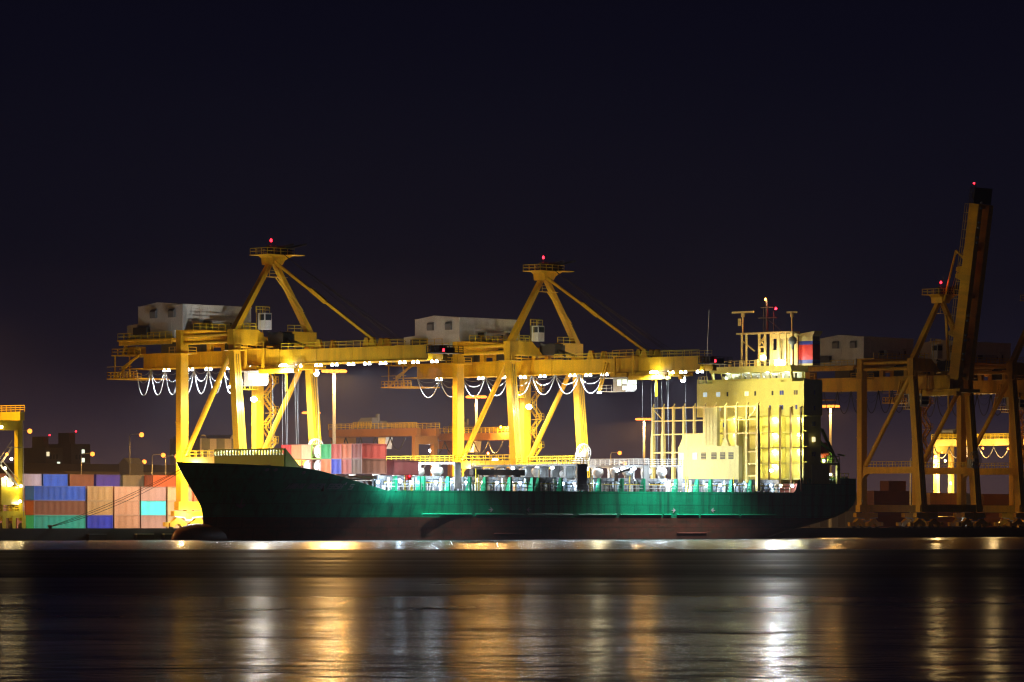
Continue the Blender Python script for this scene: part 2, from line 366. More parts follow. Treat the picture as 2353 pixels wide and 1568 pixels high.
    def tip():
        m = MB().box(XG[0]-1.2,XG[1]+1.2,-42.8,-39.45,32.2,32.4)
        m.rail([(XG[0]-1.1,-39.5,32.4),(XG[0]-1.1,-42.7,32.4),(XG[1]+1.1,-42.7,32.4)], r=.05, bars=3, step=1.2)
        m.box(XG[0]-.2,XG[0]+.9,-41.6,-40.4,32.4,33.5).box(XG[1]-.7,XG[1]+.4,-41.4,-40.2,32.4,33.3).box(XG[0]-1.2,XG[0]-1.0,-43.8,-42.6,32.2,32.42)
        return m
    bo = P('boom', boom); P('railing', boomrail, M['winyel'], 'boomrail', bo); P('tip_platform', tip, M['dark'], 'boomtip', bo)
    P('beacon', lambda: MB().lathe((XG[0]-1.1,-43.6,32.42),[(.16,0),(.2,.2),(.12,.5),(.02,.55)],8), M['L_red'], 'tipbeacon', bo)
    if raised:
        a = math.radians(81.5); piv = Vector((0,-2.6,33.2))
        bo.matrix_local = Matrix.Translation(piv) @ Matrix.Rotation(-a,4,'X') @ Matrix.Translation(-piv)
    # mast (A-frame) and stays
    for s in (-1,1):
        P('mast_leg', lambda: MB().post((9.4+s*9.2,2.45,37.4),(9.4+s*.75,2.45,49.3),1.25,1.2,.95,.95), key=('mastleg',s))
    P('mast_ladder', lambda: MB().tube([(8.6,.9,47.0),(15.6,1.2,40.6),(16.3,1.4,40.9)],.1,5).tube([(9.6,.9,47.0),(15.9,1.2,41.2)],.1,5).box(6.9,11.4,.5,1.5,46.9,47.0).rail([(6.9,.55,47),(8.8,.55,47)],r=.04), key='mastladder')
    def head():
        m = MB().prism([(8.2,49.2),(10.6,49.2),(11.2,50.0),(13.0,50.85),(7.2,50.85),(8.0,50.4)], 'y', 1.0, 3.9)
        m.box(6.0,12.9,.2,4.8,50.86,51.02)
        m.box(10.6,13.6,-1.6,.2,50.86,51.0)
        return m
    hd = P('mast_head', head, key='masthead')
    P('railing', lambda: MB().rail([(6.1,.3,51.02),(12.8,.3,51.02),(12.8,4.7,51.02),(6.1,4.7,51.02),(6.1,.3,51.02)],r=.045), M['winyel'], 'headrail', hd)
    def sheaves():
        m = MB()
        for x in (7.2,8.6,10.2,11.6): m.cyl((x,1.2,51.9),.75,.35,'x',14)
        m.box(9.6,12.6,.6,3.8,51.02,52.0).beam((11.5,1,52.2),(14.4,-1.2,53.0),.5,.35).beam((9,2,52),(12,-.4,52.9),.4,.4)
        return m
    P('sheave', sheaves, M['dark'], 'sheaves', hd)
    P('antenna', lambda: MB().tube([(10.4,2.5,51),(10.4,2.5,55.2)],.05,4), M['dark'], 'headant', hd)
    bc = P('beacon', lambda: MB().lathe((7.7,1.,53.2),[(.16,0),(.24,.2),(.16,.5),(.02,.6)],8), M['L_red'], 'headbeacon', hd)
    P('beacon_pole', lambda: MB().tube([(7.7,1.,51.02),(7.7,1.,53.2)],.06,4), M['dark'], 'headpole', hd)
    point((7.7,.6,53.5), RED, 22, .2, root)
    if not raised:
        P('forestay', lambda: MB().beam((8.6,.9,49.6),(XG[0],-25.2,35.2),.36,.5).beam((8.0,-8.9,44.35),(7.62,-13.0,41.95),.6,.75), key='forestay')
        def ropes():
            m = MB()
            for i,(xa,ye) in enumerate(((10.,-25),(10.4,-28),(10.8,-28.6),(11.2,-30))): m.tube([(xa,.3,51.2-.25*i),(10.5,ye,34.6)],.06,4)
            return m
        P('hoist_rope', ropes, M['darkcable'], 'stayropes')
    else:
        def fold():
            return MB().beam((8.6,.9,49.6),(XG[0],-3.6,60.),.3,.4).beam((XG[0],-3.6,60.),(XG[0],-6.3,57.6),.3,.4).tube([(10.,.3,51.2),(11.2,-4.5,66)],.06,4).tube([(10.4,.3,51.),(11.2,-4.9,63)],.06,4).tube([(9.7,1.2,46.8),(9.7,.6,36.6)],.3,8)
        P('forestay', fold, key='stayfold')
    # machinery house on its platform
    hp = P('house_platform', lambda: MB().box(-2,16.6,16.6,31.2,35.9,36.19).box(-.8,16.6,12.2,15.4,37.42,37.6).beam((-1.6,17,35.5),(-1.6,31,35.5),.3,.7).beam((15.8,17,35.5),(15.8,31,35.5),.3,.7), key='hplat')
    P('railing', lambda: MB().rail([(-1.9,31.1,36.2),(-1.9,16.7,36.2)]).rail([(-.7,12.3,37.6),(16.5,12.3,37.6)]).rail([(-1.9,31.1,36.2),(3,31.1,36.2)]), M['winyel'], 'hrail', hp)
    def house():
        m = MB()
        m.prism([(16.7,36.2),(29.4,36.2),(29.4,38.75),(26.4,39.0),(26.4,42.1),(21.3,42.75),(14.6,42.2),(14.6,37.62),(16.7,37.62)], 'x', -1.2, 15.8)
        for y in (17.6,20.6,23.6): m.box(-1.225,-1.2,y-.03,y+.03,37.7,42.1)
        for x in range(1,15,2): m.box(x-.03,x+.03,14.575,14.6,37.7,42.1)
        m.box(-1.25,15.9,14.5,14.62,42.0,42.25).box(-1.25,-1.15,14.5,26.45,42.05,42.16)
        return m
    h = P('machinery_house', house, M['white'], 'house')
    for y in (22.0,17.2):
        P('window', lambda: MB().prism([(-1.25,39.9),(-1.7,39.9),(-1.75,41.0),(-1.5,41.4),(-1.25,41.45)],'y',y-.75,y+.75), M['grey'], ('hwin',y), h)
    def ac():
        m = MB().box(-2.1,-1.25,23.2,26.8,37.0,38.3)
        return m
    P('air_conditioner', ac, M['dark'], 'houseac', h)
    P('air_conditioner', lambda: MB().box(5.3,9.6,13.7,14.55,38.2,39.5), M['ltgrey'], 'houseac2', h)
    P('vent', lambda: MB().box(3.9,5.2,14.2,14.57,38.5,39.4).box(9.8,10.6,14.2,14.57,38.6,39.2), M['dark'], 'housevent', h)
    P('door', lambda: MB().box(12.2,13.5,14.5,14.57,37.7,39.9).box(12.0,13.7,13.8,14.57,40.0,40.15), M['bldg'], 'housedoor', h)
    P('door_window', lambda: MB().box(12.5,12.95,14.46,14.5,38.7,39.6), M['glassdark'], 'housedoorwin', h)
    # land-end platforms
    def plat():
        m = MB().box(5.6,13.2,33.3,41.2,33.7,33.9).box(5.0,13.6,34.0,41.8,29.4,29.6)
        m.rail([(5.7,33.4,33.9),(5.7,41.1,33.9),(13.1,41.1,33.9)],r=.06).rail([(5.1,33.6,29.6),(5.1,41.7,29.6),(13.5,41.7,29.6)],r=.06,step=.9).rail([(5.1,41.7,30.6),(5.1,35,30.6)],r=.05,posts=False,bars=1)
        m.beam((5.8,34.2,33.7),(5.8,40.2,29.6),.3,.3).beam((5.6,33.6,33.7),(5.6,38.2,31.4),.25,.35).box(5.6,12.8,33.2,39,31.2,31.35).box(5.8,6.,40.4,40.6,29.6,33.7).box(5.8,6.,36.4,36.6,29.6,33.7)
        m.box(7,9.5,36,38.5,33.9,35.4).beam((6.2,38.6,33.9),(6.2,37.6,36.2),.4,.5)
        return m
    P('end_platform', plat, key='endplat')
    for x,y,w,d,z0,z1 in ((6.4,18,3,5,34.0,35.8),(6.4,24.5,5,4,34.0,35.6),(9.6,10,2.4,5,34.2,36.3),(8.2,-1.6,2.8,4,34.9,36.8),(8.8,6.,2,2.5,34.,35.6)):
        P('hoist_machinery', lambda: MB().box(x,x+w,y,y+d,z0,z1).box(x+.2,x+w-.2,y+.3,y+d-.3,z1,z1+.25), M['dark'], ('mach',x,y))
    P('equaliser_frame', lambda: MB().beam((7.8,2.2,37.2),(11.,-4.5,34.6),.3,.4).beam((11.,2.2,37.2),(7.8,-4.5,34.6),.3,.4), M['dark'], 'eqframe')
    for x in (0,18.8):
        P('service_platform', lambda: MB().box(x-1.9,x+2.2,14.4,17.6,33.3,33.45).rail([(x-1.8,14.5,33.45),(x+2.1,14.5,33.45)],r=.05).rail([(x-1.8,14.5,33.45),(x-1.8,17.5,33.45)],r=.05), key=('servl',x))
        P('service_platform', lambda: MB().box(x-1.4,x+1.4,.7,4.1,33.6,33.72).rail([(x-1.35,.8,33.72),(x+1.35,.8,33.72)],r=.05), key=('servw',x))
    P('service_platform', lambda: MB().box(2.2,16,3.4,5.2,34.2,34.35).rail([(2.3,3.5,34.35),(6.2,3.5,34.35)],r=.05).rail([(12.6,3.5,34.35),(16,3.5,34.35)],r=.05), key='servm')
    # lookout cabin
    lc = P('lookout_cabin', lambda: MB().box(5.0,6.7,-.2,1.5,37.45,40.4) , M['white'], 'lookout')
    P('window', lambda: MB().box(5.15,6.55,-.25,-.2,39.1,40.15).box(4.95,5.0,-.05,1.1,39.1,40.15), M['glassdark'], 'lookoutwin', lc)
    P('railing', lambda: MB().rail([(3.2,.2,40.4),(6.6,.2,40.4),(6.6,1.4,40.4)],r=.04).tube([(3.6,.4,37.4),(3.6,.4,41.5)],.05,4).tube([(4.4,.4,37.4),(4.4,.4,41.5)],.05,4), M['winyel'], 'lookoutrail', lc)
    # trolley with the operator's cab
    def trol():
        m = MB()
        m.box(5.9,12.9,-11.3,3.2,30.3,31.0)
        for y in (2.4,-3.5,-10.4):
            for x in XG: m.cyl((x-.3,y,30.0),.45,.6,'x',10)
        m.box(5.2,6.3,-11.0,-2.0,29.6,30.4).box(5.3,6.2,-1.5,2.5,30.2,31.0)
        m.box(4.9,13.9,-3.5,1.8,33.98,34.1).box(5.0,5.4,-3.3,-2.9,30.6,34.1).box(5.0,5.4,1.2,1.6,30.6,34.1)
        m.rail([(5,-3.4,34.1),(5,1.7,34.1)],r=.05)
        m.beam((5.0,3.6,33),(5.2,5.4,27.8),.25,.25).beam((5.8,3.6,33),(5.8,5.4,27.8),.25,.25)
        m.box(5.8,6.1,-8.5,-8.2,26.4,29.6)
        return m
    tr = P('trolley', trol, key='trolley', loc=(0,yt,0))
    def cab():
        return MB().prism([(-1.7,30.0),(1.9,30.0),(1.9,27.5),(-1.0,27.5),(-1.55,27.9)] , 'x', 5.3, 8.0)
    cbn = P('operator_cab', cab, M['white'], 'cab', tr)
    P('window', lambda: MB().box(5.25,5.3,-1.5,-.5,28.9,29.7).box(5.25,5.3,-1.4,-.5,27.8,28.5).box(5.25,5.3,-.2,.8,28.6,29.7).prism([(-1.72,28.9),(-1.77,28.9),(-1.77,29.75),(-1.72,29.75)],'x',5.5,7.8).prism([(-1.62,27.95),(-1.68,27.95),(-1.77,28.6),(-1.72,28.6)],'x',5.5,7.8), M['W_pale'] if lit else M['glassdark'], ('cabwin',lit), cbn)
    P('cab_gallery', lambda: MB().box(5.0,8.2,1.9,4.8,27.5,27.6).rail([(5.05,2,27.6),(5.05,4.7,27.6)],r=.04).box(4.8,8.4,-1.9,4.8,30.02,30.15), M['white'], 'cabgal', tr)
    if lit:
        def hr():
            m = MB()
            for i,(x,y) in enumerate(((6.2,-4.6),(6.4,-7.4),(7.6,-5.6),(11.6,-4.6),(6.2,-11.0),(11.4,-10.6),(6.5,-8.0),(6.1,-10.7))): m.tube([(x,y,30.0),(x+(.5 if i%2 else -.1),y-.2,11.6)],.028,4)
            return m
        P('hoist_rope', hr, M['grey'], 'hrope', tr)
        for y in (-8.2,-8.9): P('floodlight', lambda: MB().lathe((5.0,y,30.7),[(.1,.5),(.45,.35),(.55,0)],10), M['L_white'], ('tfl',y), tr)
        point((4.3,yt-8.6,30.4), WHT, 5000, .45, root, spot=172, blend=.3)
        P('floodlight', lambda: MB().lathe((4.9,5.0,27.2),[(.1,.4),(.35,.3),(.4,0)],10), M['L_white'], 'tfl2', tr)
        P('floodlight', lambda: MB().cyl((13.0,-8.6,29.7),.5,.35,'x',10), M['L_white'], 'tfl3', tr)  # far-side fixture and its narrow beam below, added to brighten the deckhouse
        point((13.7,yt-8.6,29.7), (1,.92,.55), 24000, .4, root, spot=46, blend=.8, aim=(1,.10,-.12))
        point((4.6,yt+5.4,26.9), WHT, 1500, .3, root, spot=172, blend=.3)
        point((6.5,yt+.2,30.2), WRM, 500, .2, root)
        for gx, yy in ((7.4,-1.),(7.4,-6.)): point((gx+1.5,yt+yy,29.7), WHT, 2500, .3, root, spot=170, blend=.4)
    # floodlights under girder and boom
    for y in lights:
        gx = XG[0]-.3
        for dy in (-.55,.55): P('floodlight', lambda: MB().lathe((0,0,30.6),[(.28,0),(.28,.2),(.1,.48)],10), M['L_white'] if lit else M['grey'], ('flood',lit), bo if y < -2.6 else root, (gx,y+dy,0))
        if lit: point((gx-.1,y,30.35), WHT, 24000 if y < -32 else 11500, .35, root, spot=104 if y < -32 else 160, blend=.85)
    if lit:
        for y in (24,12,-6,-18,-30): point((XG[1]+.8,y,30.3), WHT, 7000, .35, root, spot=155, blend=.7)
    # festoon cables
    ya, yb, n, dep = loops
    for i in range(n):
        y0 = ya+(yb-ya)*i/n; y1 = ya+(yb-ya)*(i+1)/n
        def loop():
            m = MB()
            for d, r in ((dep,.095),(dep*.52,.045),(dep*.22,.035)):
                m.tube([(5.75,y0+(y1-y0)*(k/12),31.0-d*(1-abs(2*k/12-1)**2.2)) for k in range(13)], r, 5)
            return m
        part(loop().mesh('festoon_cable'), 'festoon_cable', root, M['cable'] if lit else M['darkcable'])  # pale when lit, dark when unlit: brightness put into the cable colour
    # stair tower on the far landside leg, cable reel on the portal
    def stair():
        m = MB(); z = 15.; k = 0
        while z < 31:
            xa, xb = (20.0,22.6) if k % 2 == 0 else (22.6,20.0)
            m.beam((xa,15.2,z),(xb,15.2,z+2.6),.12,.35).beam((xa,16.4,z),(xb,16.4,z+2.6),.12,.35)
            m.beam((xa,15.2,z+1),(xb,15.2,z+3.6),.08,.08)
            for j in range(7): m.box(xa+(xb-xa)*j/6-.12,xa+(xb-xa)*j/6+.12,15.2,16.4,z+2.6*j/6-.03,z+2.6*j/6+.03)
            m.box(xb-.7,xb+.7,15.1,17.2,z+2.55,z+2.65).rail([(xb-.65,15.15,z+2.65),(xb+.65,15.15,z+2.65),(xb+.65,17.1,z+2.65)],r=.05,step=.7)
            z += 2.75; k += 1
        for x in (20.0,22.7): m.box(x-.07,x+.07,16.5,16.64,14.8,31)
        return m
    P('stair_tower', stair, M['yellow'], 'stairs')
    P('leg_gallery', lambda: MB().box(15.0,17.8,14.8,16.9,27.2,27.35).rail([(15.1,14.9,27.35),(17.7,14.9,27.35)],r=.06,step=.7).rail([(15.1,14.9,27.35),(15.1,16.8,27.35)],r=.06,step=.7), M['winyel'], 'leggal')
    def reel():
        m = MB(); c = Vector((17.2,-1.0,16.3))
        m.tube([c+Vector((1.75*math.cos(a),0,1.75*math.sin(a))) for a in [k*math.pi/12 for k in range(25)]],.1,5)
        m.tube([c+Vector((1.75*math.cos(a),.5,1.75*math.sin(a))) for a in [k*math.pi/12 for k in range(25)]],.1,5)
        for k in range(16):
            a = k*math.pi/8; m.beam(c+Vector((.3*math.cos(a),0,.3*math.sin(a))), c+Vector((1.7*math.cos(a),0,1.7*math.sin(a))),.09,.07)
        m.cyl(c,.45,.6,'y',12).box(16.9,17.5,-.4,1.2,14.6,16.4).box(17.5,18.5,-.5,.3,14.75,15.2)
        return m
    P('cable_reel', reel, M['ltgrey'], 'reel')
    if lit:
        # lamps on the portal frames; bare points without fixtures added to light the legs
        for (x,y,z) in ((1.6,-.9,24.8),(9.4,15.2,14.9)):
            P('floodlight', lambda: MB().lathe((x,y,z),[(.2,-.35),(.55,-.1),(.55,.3),(.15,.6)],10), M['L_white'], ('pfl',x,y,z))
        point((2.2,-1.9,24.6), (1,.93,.8), 3200 if x0 < 1 else 700, .4, root)
        point((9.4,14.6,15.6), WRM, 6000, .3, root, spot=176, blend=.2); point((14.,-7.6,20.4), WRM, 1700, .3, root); point((-2.4,13.6,13.5), WRM, 1500, .3, root); point((3.2,12.,4.4), WRM, 700, .3, root)
    return root

crane(0.0, 'yellow floodlit crane nearest the bow, white-lit cables looped short under its land end', 3.6, True, False, LGTH1, (34.5,7.5,7,4.7))
crane(71.9, 'yellow floodlit crane amidships with its lit operator cab far out on the boom', -20.8, True, False, LGTH2, (32.5,-16.,8,3.7))
crane(195.2, 'dark unlit crane behind the stern with its boom raised almost upright', 6.0, False, True, LGTH2, (31.,5.,7,4.7))
crane(229.6, 'dark unlit crane at the right picture edge, cut off by the frame', 6.0, False, True, LGTH2, (31.,5.,7,4.7))

# ------------------------------------------------------------------ container ship (bow at x=-33, stern at x=139, centre line y=-15)
SX, SY, LEN, HB = -33.0, -15.0, 168.5, 13.5
def lerp_tab(tab, t):
    if t <= tab[0][0]: return tab[0][1]
    for (a, va), (b, vb) in zip(tab, tab[1:]):
        if t <= b: return va+(vb-va)*(t-a)/(b-a)
    return tab[-1][1]
def stem(z): return lerp_tab([(-3,7.0),(3,6.35),(5.2,6.05),(6.5,5.3),(7.9,4.2),(10.9,1.75),(13.3,0)], z)
def ztop(t): return lerp_tab([(0,13.3),(10,12.85),(18,12.45),(21.4,12.0),(26,11.0),(31.5,9.75),(36.8,8.6),(148.4,8.8),(149.0,9.4),(149.5,10.6),(150.0,11.3),(150.6,11.6),(168.5,11.6)], t)
def zbot(t): return lerp_tab([(0,-2.5),(136,-2.5),(142,-.6),(149,.7),(157,1.9),(163.5,3.2),(166.5,4.1),(168,5.0),(168.5,5.8)], t)
def hb(t, z):
    L = 62-(62-31)*max(0,min(1,z/13.)); q = (t-stem(z))/L
    q = max(0,min(1,q)); b = HB*(1-(1-q)**2.15)
    if t > 128: b *= 1-.11*((t-128)/44)**2
    zb = zbot(t)
    if t > 128:
        k = max(0,min(1,(zb+2.2-z)/2.2)); b *= (1-(min(1,(t-128)/20))*k**3)**.5 if k < 1 else .02
    return max(b, .06)
ship = thing('container_ship', (SX, SY, 0), 'dark green container ship moored bow left, with cream deckhouse and lit deck', 'ship')
def S(name, m, mat, parent=ship): return m.build(name, mat, parent)
TS = [0,1.2,2.5,4,6,8,10,12.5,15,18,21.4,23.5,26,28.5,31.5,34,36.8,42,48,55,65,80,95,110,122,128,134,138,142,146,148.4,149.0,149.5,150.0,150.6,154,158,161,163.5,165,166.5,167.4,168,168.5]
def hull():
    m = MB(); NJ = 18
    for s in (-1,1):
        vs = []
        for t0 in TS:
            zt, zb = ztop(t0), zbot(t0)
            for j in range(NJ+1):
                f = j/NJ; z = zb+(zt-zb)*f
                t = stem(z)+(44-stem(z))*t0/44 if t0 < 44 else t0
                vs.append((t, s*hb(t, z), z))
        fs = [(i*(NJ+1)+j,(i+1)*(NJ+1)+j,(i+1)*(NJ+1)+j+1,i*(NJ+1)+j+1) for i in range(len(TS)-1) for j in range(NJ)]
        m.add(vs, fs, True)
    n0 = len(TS)-1
    vs = []
    for j in range(NJ+1):
        z = zbot(LEN)+(ztop(LEN)-zbot(LEN))*j/NJ; vs += [(LEN,-hb(LEN,z),z),(LEN,hb(LEN,z),z)]
    m.add(vs, [(2*j,2*j+1,2*j+3,2*j+2) for j in range(NJ)])
    # bulb
    vs = []; fs = []; n = 16; k = 16
    for i in range(n+1):
        a = math.pi*i/n
        for q in range(k):
            p = 2*math.pi*q/k; ex = 1 if math.cos(a) > 0 else 1.6
            vs.append((5.2-6.0*math.cos(a)*(1 if math.cos(a)>0 else 1.5), 2.1*math.sin(a)*math.cos(p), .1+2.75*math.sin(a)**.85*math.sin(p) if 0<i<n else .1))
    for i in range(n):
        for q in range(k): fs.append((i*k+q,i*k+(q+1)%k,(i+1)*k+(q+1)%k,(i+1)*k+q))
    m.add(vs, fs, True)
    return m
h = S('hull', hull(), M['hull'])
def deckplate():
    m = MB()
    def strip(ts, dz):
        vs = []
        for t in ts:
            z = min(dz, ztop(t)-.1); b = max(.03, hb(t, z)-.05); vs += [(t,-b,z),(t,b,z)]
        m.add(vs, [(2*i,2*i+1,2*i+3,2*i+2) for i in range(len(ts)-1)])
    strip([2,4,6,8,10,12.5,15,18,21.4,24.4], 11.2); strip([24.4,26,30,36.8,48,65,95,128,148,150.5], 8.45); strip([150.5,158,165,168.4], 10.5)
    m.box(24.3,24.4,-11,11,8.4,11.2).box(150.4,150.5,-13,13,8.4,10.5)
    return m
S('deck', deckplate(), M['rustred'])
# rubbing strakes and lower fender bars along the side facing the basin
ns = -HB   # local y of the near side
for a, b in ((46.,58.5),(59.5,72.),(73.,85.),(86.5,97.),(98.,109.5),(110.,112.2),(113.8,120.),(120.6,131.5),(132.2,142.5)):
    S('rubbing_strake', MB().tube([(a,ns-.02,4.45),(b,ns-.02,4.45)],.17,8), M['green'])
for a, b in ((64.3,72.3),(113.8,122.2)): S('fender_bar', MB().tube([(a,ns-.02,1.05),(b,ns-.02,1.05)],.12,6), M['rustred'])
for t, s in ((64.1,-1),(72.8,1),(113.5,-1),(123.6,1)):
    S('tug_mark', MB().prism([(t,5.3),(t+s*.75,5.8),(t+s*.62,5.38),(t+s*1.2,5.36),(t+s*1.2,5.24),(t+s*.62,5.22),(t+s*.75,4.8)],'y',ns-.06,ns-.01), M['white'])
def on_hull(t, z, off): return (t, -hb(t,z)-off, z)
def hullpatch(m, pts, off=.05):       # small plate that follows the hull side
    vs = [on_hull(t,z,off) for t,z in pts]+[on_hull(t,z,off-.06) for t,z in pts]; n = len(pts)
    m.add(vs, [tuple(range(n)),tuple(range(2*n-1,n-1,-1))]+[(i,(i+1)%n,(i+1)%n+n,i+n) for i in range(n)])
# ship name: slanted white strokes, too blurred to read in the photograph
def glyph(m, t, z, kind, w=.62, h=.95):
    sl = .35
    def bar(x0,x1,z0,z1): hullpatch(m, [(t+x0+sl*z0,z+z0),(t+x1+sl*z0,z+z0),(t+x1+sl*z1,z+z1),(t+x0+sl*z1,z+z1)])
    if kind in 'HNMI': bar(0,.17,0,h)
    if kind in 'HNM': bar(w-.17,w,0,h)
    if kind in 'H': bar(.17,w-.17,h*.42,h*.6)
    if kind == 'N': bar(.24,.38,.1,h)
    if kind in 'ES': bar(0,w,0,.16); bar(0,w,h*.42,h*.58); bar(0,w,h-.16,h)
    if kind == 'E': bar(0,.17,.16,h-.16)
    if kind == 'S': bar(0,.17,h*.5,h-.1); bar(w-.17,w,.1,h*.5)
    if kind == 'A': bar(0,.17,0,h); bar(w-.17,w,0,h); bar(.17,w-.17,h-.16,h); bar(.17,w-.17,.35,.5)
for word, t0 in (('HNHN',17.9),('NHEN',21.5),('EASH',25.1)):
    m = MB()
    for i, ch in enumerate(word): glyph(m, t0+i*.72, 8.75, ch)
    S('lettering', m, M['white'])
m = MB(); glyph(m, 29.2, 8.7, 'S', .8, .95); S('lettering', m, M['white'])
m = MB(); hullpatch(m, [(28.3,9.5),(28.55,9.5),(28.65,9.95),(28.4,9.95)]); S('hull_mark', m, M['white'])
# anchor in its pocket, fairleads
def anchor():
    m = MB(); t, z = 11.4, 6.6; y = -hb(t,z)-.25
    m.beam((t,y,z-.9),(t+.4,y-.1,z+.9),.22,.22).beam((t-.9,y,z-.5),(t,y-.05,z-1.0),.3,.3).beam((t+.9,y-.15,z-.55),(t,y-.05,z-1.0),.3,.3)
    return m
S('anchor', anchor(), M['grey'])
for t, z in ((13.2,12.0),(14.6,12.0),(19.6,11.55)):
    m = MB(); hullpatch(m, [(t+.33*math.cos(a),z+.28*math.sin(a)) for a in [k*math.pi/5 for k in range(10)]], .08); S('fairlead', m, M['ltgrey'])
# bow bits
def bowgear():
    m = MB()
    for t in (12,16.5,19): m.cyl((t,-3.2,11.2),.5,1.6,'z',10).cyl((t,2.6,11.2),.6,1.7,'z',10)
    for t in (13.5,17.6): m.cyl((t,-4.6,12.2),.7,1.6,'y',12).box(t-.8,t+.8,-5.2,-2.6,11.2,11.9)
    return m
S('windlass', bowgear(), M['dark']); S('jackstaff', MB().tube([(-.2,0,13.1),(-.9,0,14.6)],.08,5), M['ltgrey'])
# breakwater behind the forecastle: plate, pillars between the oval scuttles, coping, raked wing
def breakwater():
    m = MB(); x = 18.8; ya, yb = -7.0, 10.4
    m.box(x-.12,x+.12,ya,yb,11.2,14.65).box(x-.12,x+.12,ya,yb,15.5,15.78)
    n = 24
    for i in range(n+1):
        y = ya+(yb-ya)*i/n; wpil = .13
        m.box(x-.12,x+.12,y-wpil,y+wpil,14.65,15.5) if i not in (0,n) else m.box(x-.12,x+.12,y-.05,y+.05,14.65,15.5)
        if i < n:
            d = (yb-ya)/n
            for yy, s in ((y+wpil,1),(y+d-wpil,-1)):
                m.prism([(yy,14.65),(yy+s*.14,14.65),(yy,14.85)],'x',x-.12,x+.12).prism([(yy,15.5),(yy+s*.14,15.5),(yy,15.3)],'x',x-.12,x+.12)
    m.prism([(x+.13,11.2),(x+4.6,11.2),(x+3.7,12.6),(x+.13,15.78)],'y',ya-.1,ya+.1)
    for y in (-4,0,4,8): m.prism([(x+.13,11.2),(x+2.6,11.2),(x+.13,15)],'y',y-.08,y+.08)
    return m
S('breakwater', breakwater(), M['olive'])
for y in (-5.,0,6.): S('deck_floodlight', MB().lathe((20.,y,13.4),[(.06,.3),(.3,.2),(.32,-.1),(.08,-.25)],8), M['L_white']); point((20.6,y,13.3), WHT, 2200, .25, ship)
# hatch coaming wall and hatch covers along the whole cargo deck
cy = -11.2
def coaming():
    m = MB().box(36,146,cy,cy+.12,8.4,10.6).box(36,146,-cy-.12,-cy,8.4,10.6)
    for k in range(74): m.box(36.4+1.5*k,36.5+1.5*k,cy-.45,cy,8.5,10.5)
    m.box(36,146,cy-.35,cy,10.35,10.5)
    return m
S('hatch_coaming', coaming(), M['coaming'])
for i, (a, b) in enumerate(((37.,53.6),(57.,68.4),(71.5,85.8),(90.2,103.6),(108.,113.6),(117.5,134.),(138.,146.))):
    m = MB().box(a,b,cy-.2,-cy+.2,10.62,11.2)
    for k in range(int((b-a)/1.2)): m.box(a+.5+1.2*k,a+.62+1.2*k,cy-.24,cy-.201,10.65,11.15)
    S('hatch_cover', m, M['grey'])
# side passage: stanchions, rails, support posts in the bulwark
fins = [39.6,45.6,46.7,52.9,58.4,62.3,68.8,74.7,76.3,82.3,92.7,98.9,104.9,114.,120.,123.9,129.9,135.6]
for f in fins:
    S('bulwark_post', MB().prism([(ns+.02,8.5),(ns+1.3,8.5),(ns+.55,11.1),(ns+.02,11.1)],'x',f-.2,f+.2), M['green'])
    S('bulwark_bracket', MB().box(f-.9,f-.5,ns+1.2,ns+1.5,8.5,10.9), M['white'])
S('railing', MB().rail([(37,ns+.25,8.75),(147,ns+.25,8.75)],1.15,1.5,.045,2), M['white'])
def yrail():
    m = MB()
    for a, b in zip([37.]+fins, fins+[147.]):
        m.beam((a+.5,ns+.9,10.02),(b-.4,ns+.9,10.02),.12,.12)
    for t in (44.2,60.4,61.,76.9,90.6,91.2,101.5,117.2,117.8,131.): m.tube([(t,ns+.7,8.5),(t,ns+.7,11.6 if int(t)%2 else 12.6)],.09,5)
    return m
S('railing', yrail(), M['winyel'])
def clutter():
    r = random.Random(3)
    for k in range(52):
        t = 38+k*2.07+r.uniform(-.5,.5); w = r.uniform(.15,.6); hgt = r.uniform(.5,1.7)
        S('locker', MB().box(t,t+w,cy-1.0,cy-.5,8.5,8.5+hgt).box(t+.03,t+w-.03,cy-1.03,cy-1.0,8.6,8.45+hgt), (M['white'],M['coaming'],M['grey'],M['ltgrey'])[k % 4])
clutter()
def clutter2():
    r = random.Random(5)
    for k in range(40):
        t = 39+k*2.65+r.uniform(-.8,.8); S('deck_pipe', MB().tube([(t,cy-.7,8.5),(t,cy-.7,9.2+r.uniform(0,1.3)),(t+r.uniform(-.6,.6),cy-1.1,10.2)],.11,6), M['ltgrey'])
clutter2()
